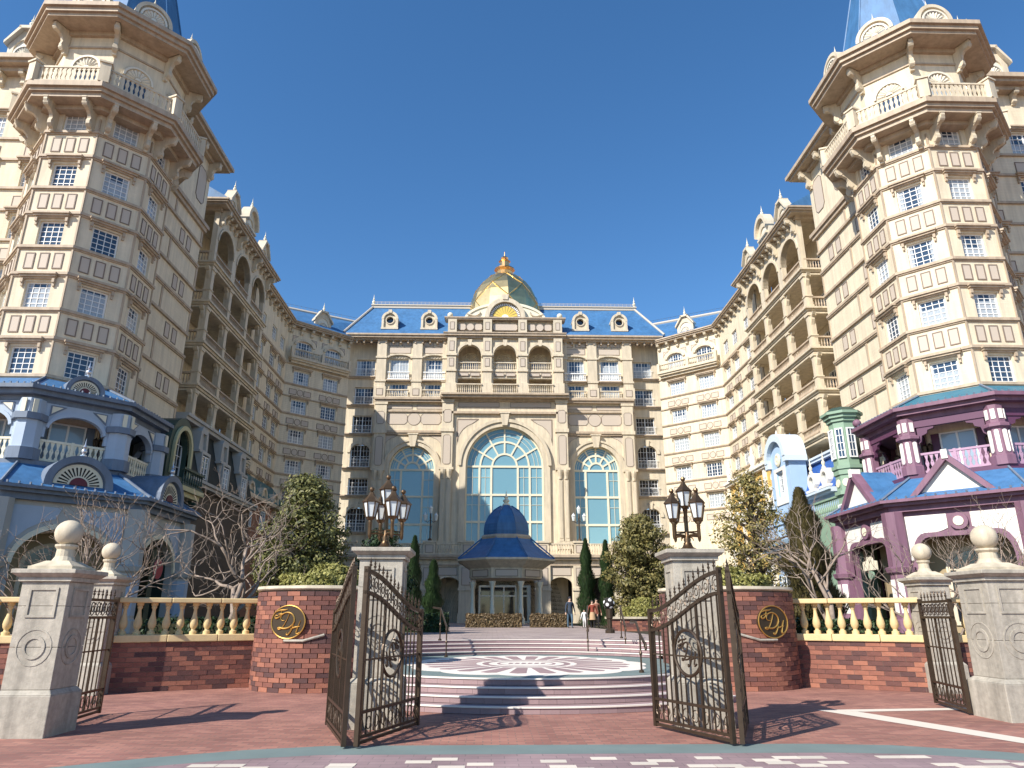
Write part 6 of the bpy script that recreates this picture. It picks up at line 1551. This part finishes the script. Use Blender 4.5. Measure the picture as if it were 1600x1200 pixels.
def evergreen(name, label, x, y, z0, h, w, seed, m, n=9000, size=.10, trunk_h=.35, nblob=26, cat="tree", cone=False, airy=1.0):
    rn = random.Random(seed); th = thing(name, label, cat, T(x, y, z0)); blobs = []
    t = MB(); t.tube([(0, 0, -.1), (.05*w, .02, h*.35), (-.03*w, .05, h*.75)], [.06*h*.35, .045*h*.35, .012*h], 7)
    for k in range(nblob):
        f = (k+.5)/nblob; a = k*2.4; zc = h*(trunk_h + (1-trunk_h)*f); rad = w*.5*((1-f)**.75 if cone else sqrt(max(.05, 1-(2*f-.85)**2)))
        d = rad*rn.uniform(.25, .8); cx, cy = d*cos(a), d*sin(a); sz = w*.17*rn.uniform(.7, 1.25)*airy*(1-.4*f if cone else 1)
        blobs.append((cx, cy, zc, sz*1.25, sz*1.25, sz*.75)); t.tube([(0, 0, zc-.12*h), (cx*.5, cy*.5, zc-.04*h), (cx, cy, zc)], [.012*h, .008*h, .004*h], 4)
    O("trunk", t.mesh("trunk", BARKD, fix=False), th, T(x, y, z0)); O("crown", leaf_cloud(blobs, n, size, rn).mesh("crown", m, fix=False), th, T(x, y, z0))
def columnar(label, x, y, z0, h, r, seed, m=LEAFC, n=9000, size=.10, taper=.6, name="cypress", group=None):
    rn = random.Random(seed); th = thing(name, label, "tree", T(x, y, z0), group); vs, fs = [], []
    for _ in range(n):
        f = rn.random()**.8; rad = r*min(1, (1-f)*(1/taper))**.6*(.9+.2*sin(f*23+seed)); a = rn.uniform(0, 2*pi); q = rad*rn.uniform(.55, 1.08)**.6
        p = Vector((q*cos(a), q*sin(a), h*(.02+.98*f))); up = Vector((cos(a)*.45+rn.uniform(-.3, .3), sin(a)*.45+rn.uniform(-.3, .3), 1)).normalized(); c = up.cross(Vector((cos(a), sin(a), rn.uniform(-.5, .5)))).normalized()
        s_ = size*rn.uniform(.6, 1.4); k = len(vs); vs += [p-c*s_*.3, p+c*s_*.3, p+up*s_*1.5]; fs.append((k, k+1, k+2))
    q = MB(); q.add(vs, fs); O("foliage", q.mesh("foliage", m, fix=False), th, T(x, y, z0))
    O("trunk", MB().lathe([(r*.55, 0), (r*.6, h*.3), (r*.3, h*.75), (0, h*.93)], 10).mesh("trunk", BARKD), th, T(x, y, z0))
def hedge(name, label, x, y, z0, rx, ry, h, seed, m=LEAFH, n=5000, size=.05, box=False, group=None):
    rn = random.Random(seed); th = thing(name, label, "hedge", T(x, y, z0), group); vs, fs = [], []
    core = MB()
    if box: core.box(-rx*.94, rx*.94, -ry*.94, ry*.94, -.05, h*.93)
    else: core.lathe([(rx*.93, -.05), (rx*.97, h*.3), (rx*.93, h*.75), (rx*.75, h*.92), (0, h*.95)], 20)
    O("stems", core.mesh("stems", mat("hedge_core", (.03, .03, .012), .9)), th, T(x, y, z0))
    for _ in range(n):
        if box:
            f = rn.random()
            if f < .4: p = Vector((rn.uniform(-rx, rx), rn.uniform(-ry, ry), h)); d = Vector((0, 0, 1))
            elif f < .85: p = Vector((rn.uniform(-rx, rx), -ry, rn.uniform(0, h))); d = Vector((0, -1, 0))
            else: sx = rn.choice((-1, 1)); p = Vector((sx*rx, rn.uniform(-ry, ry), rn.uniform(0, h))); d = Vector((sx, 0, 0))
        else:
            a = rn.uniform(0, 2*pi)
            if rn.random() < .45: rr = rx*sqrt(rn.random()); p = Vector((rr*cos(a), rr*sin(a), h*(1-.16*(rr/rx)**4))); d = Vector((.3*cos(a), .3*sin(a), 1))
            else: p = Vector((rx*cos(a), rx*sin(a), rn.uniform(0, h*.9))); d = Vector((cos(a), sin(a), .15))
        p = p + d*rn.gauss(-.02, .035) + Vector((0, 0, .03*sin(p.x*6+seed)))
        nn = (d + Vector((rn.uniform(-1, 1), rn.uniform(-1, 1), rn.uniform(-1, 1)))*.9).normalized(); a_ = nn.orthogonal().normalized(); a_.rotate(Matrix.Rotation(rn.uniform(0, 6.28), 3, nn)); c = nn.cross(a_); s_ = size*rn.uniform(.6, 1.3); k = len(vs)
        vs += [p-a_*s_, p+c*s_*.5, p+a_*s_, p-c*s_*.5]; fs.append((k, k+1, k+2, k+3))
    q = MB(); q.add(vs, fs); O("foliage", q.mesh("foliage", m, fix=False), th, T(x, y, z0))
LT = GZ-.02
bare_tree("pale leafless tree with dense branches before the shaded left arcade", -7.6, 21.6, LT, 5.6, .95, 5, 2, 6, r0=.10)
bare_tree("leafless tree in front of the blue pavilion arches", -10.3, 19.0, .2, 5.6, .7, 11, 4, 5, r0=.06)
bare_tree("leafless tree in front of the dark conifer at the right", 9.2, 19.9, .2, 5.6, .95, 23, 1, 6, r0=.11)
bare_tree("small leafless tree in front of the purple pavilion arches", 11.9, 18.6, .2, 4.8, .7, 31, 4, 5, r0=.055)
evergreen("evergreen_tree", "broad olive-green evergreen tree behind the left brick planter", -7.1, 27.0, LT, 5.7, 3.9, 2, LEAF, 26000, .075, .12, 70, airy=.72)
evergreen("evergreen_tree", "dark low evergreen mass between the left evergreen and gate pillar", -4.6, 30.0, LT, 4.0, 3.0, 4, LEAFC, 11000, .08, .05, 36, airy=.85)
evergreen("evergreen_tree", "layered bronze-green tree right of the cypresses", 8.5, 42.0, LT, 6.2, 4.8, 6, LEAF2, 24000, .10, .1, 64, airy=.75)
evergreen("gold_leaf_tree", "loose tree with golden leaves before the yellow house front", 10.4, 28.5, LT, 6.2, 4.2, 8, LEAFY, 9000, .07, .2, 52, airy=.66)
columnar("tall dark conical conifer behind the right balustrade", 9.75, 22.4, LT, 4.5, 1.0, 9, LEAFB, 21000, .09, .85, name="conifer")
columnar("slim dark cypress just right of the left gate pillar", -4.3, 40.0, LT, 4.8, .5, 1, group="columnar cypresses")
columnar("left one of the two tall cypresses beside the family", 6.0, 47.0, LT, 5.4, .62, 2, group="columnar cypresses")
columnar("right one of the two tall cypresses beside the family", 7.3, 47.0, LT, 5.3, .6, 3, group="columnar cypresses")
columnar("short cypress half hidden behind the left planter hedge", -2.9, 36.0, LT, 3.2, .5, 5, group="columnar cypresses")
hedge("clipped_hedge", "wide round yellow-green hedge on the left brick planter", -4.05, 17.95, 2.13, 1.0, 1.0, .34, 1, n=6500); hedge("clipped_hedge", "small round upper tier of the left planter hedge", -3.9, 18.1, 2.46, .52, .52, .22, 2, n=2500)
hedge("clipped_hedge", "wide round yellow-green hedge on the right brick planter", 5.75, 18.05, 2.13, 1.0, 1.0, .34, 3, n=6500); hedge("clipped_hedge", "small round upper tier of the right planter hedge", 5.6, 18.2, 2.46, .52, .52, .22, 4, n=2500)
hedge("low_hedge", "long russet hedge left of the gazebo column", .1, 46.6, LT, 1.7, .5, .78, 5, LEAFR, 5000, .07, True); hedge("low_hedge", "russet hedge right of the gazebo column", 3.55, 46.6, LT, 1.15, .5, .78, 6, LEAFR, 4000, .07, True)
hedge("clipped_hedge", "yellow-green hedge on the low brick wall by the court", 8.2, 37.2, GZ+.5, 1.6, .8, .6, 7, LEAFH, 5000, .07, True); hedge("clipped_hedge", "small round hedge tier on the low brick wall", 7.6, 37.2, GZ+1.05, .6, .6, .45, 8, n=2500, size=.06)
hedge("low_hedge", "dark hedge in the shade at the left of the court", -4.2, 33.5, LT, 2.2, .6, .8, 9, LEAFC, 4000, .08, True)
hedge("low_hedge", "dark clipped hedge behind the left balustrade", -7.0, 19.6, 0.1, 1.9, .35, 1.35, 10, LEAFC, 4000, .06, True); hedge("low_hedge", "dark clipped hedge behind the right balustrade", 8.4, 18.6, 0.1, 1.6, .35, 1.3, 11, LEAFC, 4000, .06, True)

# ================================================================= PEOPLE
def person(label, x, y, z0, h, yaw, top, legs, skin=(.55, .36, .26), hair=(.02, .016, .014), coat=.47, stride=.16, arm=.08, hat=None, skirt=False):
    """continuous skinned body; clothing colours by height"""
    k = h/1.72; me = bpy.data.meshes.new("body"); V = []; E = []; Rr = []
    def v(x_, y_, z_, r): V.append((x_*k, y_*k, z_*k)); Rr.append(r*k); return len(V)-1
    def chain(*idx):
        for a, b in zip(idx, idx[1:]): E.append((a, b))
    pel = v(0, 0, .95, .135); wa = v(0, 0, 1.10, .125); ch = v(0, 0, 1.30, .15); sh = v(0, 0, 1.42, .10); ne = v(0, 0, 1.50, .055); hd0 = v(0, -.01, 1.58, .085); hd = v(0, -.015, 1.66, .088); tp = v(0, 0, 1.71, .05)
    chain(pel, wa, ch, sh, ne, hd0, hd, tp)
    nose = v(0, -.105, 1.60, .016); E.append((hd0, nose))
    for s in (-1, 1):
        hip = v(s*.09, 0, .86, .095); kn = v(s*.095, -s*stride*.7, .48, .062); an = v(s*.095, s*stride*-.55+.05, .09, .042); toe = v(s*.10, s*stride*-.55-.13, .035, .036); chain(pel, hip, kn, an, toe)
        so = v(s*.19, 0, 1.39, .062); el = v(s*(.25+arm*.3), s*stride*.5+.02, 1.12, .045); wr = v(s*(.25+arm), s*stride*.9-.06, .88, .033); ha = v(s*(.25+arm), s*stride*.95-.09, .79, .03); chain(sh, so, el, wr, ha)
        for f in range(4): ft = v(s*(.25+arm)+(f-1.5)*.018, s*stride*.95-.11, .72, .010); E.append((ha, ft))
        tb = v(s*(.25+arm)-s*.035, s*stride*.95-.12, .77, .011); E.append((ha, tb))
    me.from_pydata(V, E, []); 
    th = thing("person", label, "person", T(x, y, z0, yaw)); o = O("body", me, th, T(x, y, z0, yaw))
    sk = o.modifiers.new("skin", 'SKIN'); 
    for i, d in enumerate(me.skin_vertices[0].data): d.radius = (Rr[i], Rr[i]*(.8 if i in (pel, wa, ch) else 1))
    me.skin_vertices[0].data[pel].use_root = True
    o.modifiers.new("sub", 'SUBSURF').levels = 1; o.modifiers["sub"].render_levels = 1
    dg = bpy.context.evaluated_depsgraph_get(); ev = bpy.data.meshes.new_from_object(o.evaluated_get(dg)); o.modifiers.clear(); o.data = ev
    for nm, c in (("coat", top), ("legs", legs), ("skin", skin), ("hair", hair), ("shoe", (.02, .02, .02))): ev.materials.append(mat("person_%s_%d%d%d" % (nm, c[0]*99, c[1]*99, c[2]*99), c, .8))
    for p in ev.polygons:
        c = p.center/k; hand = abs(c.x) > .22 and c.z < .87
        if c.z > 1.52: idx = 3 if (c.z > 1.63 or c.y > .02) else 2
        elif c.z > 1.47 or hand: idx = 2
        elif c.z > coat*1.72 or abs(c.x) > .19 and c.z > .87: idx = 0
        elif c.z < .085: idx = 4
        else: idx = 1
        p.material_index = idx; p.use_smooth = True
    if skirt: O("skirt", MB().lathe([(.14*k, 1.0*k), (.2*k, .8*k), (.25*k, .52*k)], 14, cap=False).mesh("skirt", mat("tan_skirt", (.42, .28, .16), .85)), th, T(x, y, z0, yaw))
    if hat: O("cap", MB().lathe([(.105*k, 1.63*k), (.11*k, 1.68*k), (.09*k, 1.74*k), (0, 1.77*k)], 14, cap=False).mesh("cap", mat("dark_cap", hat, .8)), th, T(x, y, z0, yaw))
    O("hair", MB().lathe([(.096*k, 1.60*k), (.104*k, 1.66*k), (.08*k, 1.73*k), (0, 1.755*k)], 14, 0, .022*k, cap=False).mesh("hair", mat("dark_hair", hair, .6)), th, T(x, y, z0, yaw))
    return th
PY0 = 44.0
person("person in dark blue jacket, jeans and dark cap walking in the court", 4.58, PY0, GZ, 1.74, .2, (.035, .05, .075), (.07, .12, .17), hat=(.015, .015, .02))
person("small child in white coat walking beside the blue-jacketed adult", 5.42, PY0, GZ, 1.05, -.2, (.75, .74, .72), (.6, .58, .55), coat=.36, stride=.1)
person("person in red-brown jacket and tan skirt beside the child", 5.92, PY0+.1, GZ, 1.55, -.1, (.22, .045, .025), (.02, .018, .02), hair=(.10, .05, .025), skirt=True)
person("person in brown patterned coat just behind the red-brown jacket", 6.28, PY0+.9, GZ, 1.66, .1, (.26, .12, .08), (.015, .014, .018), hair=(.08, .045, .03))
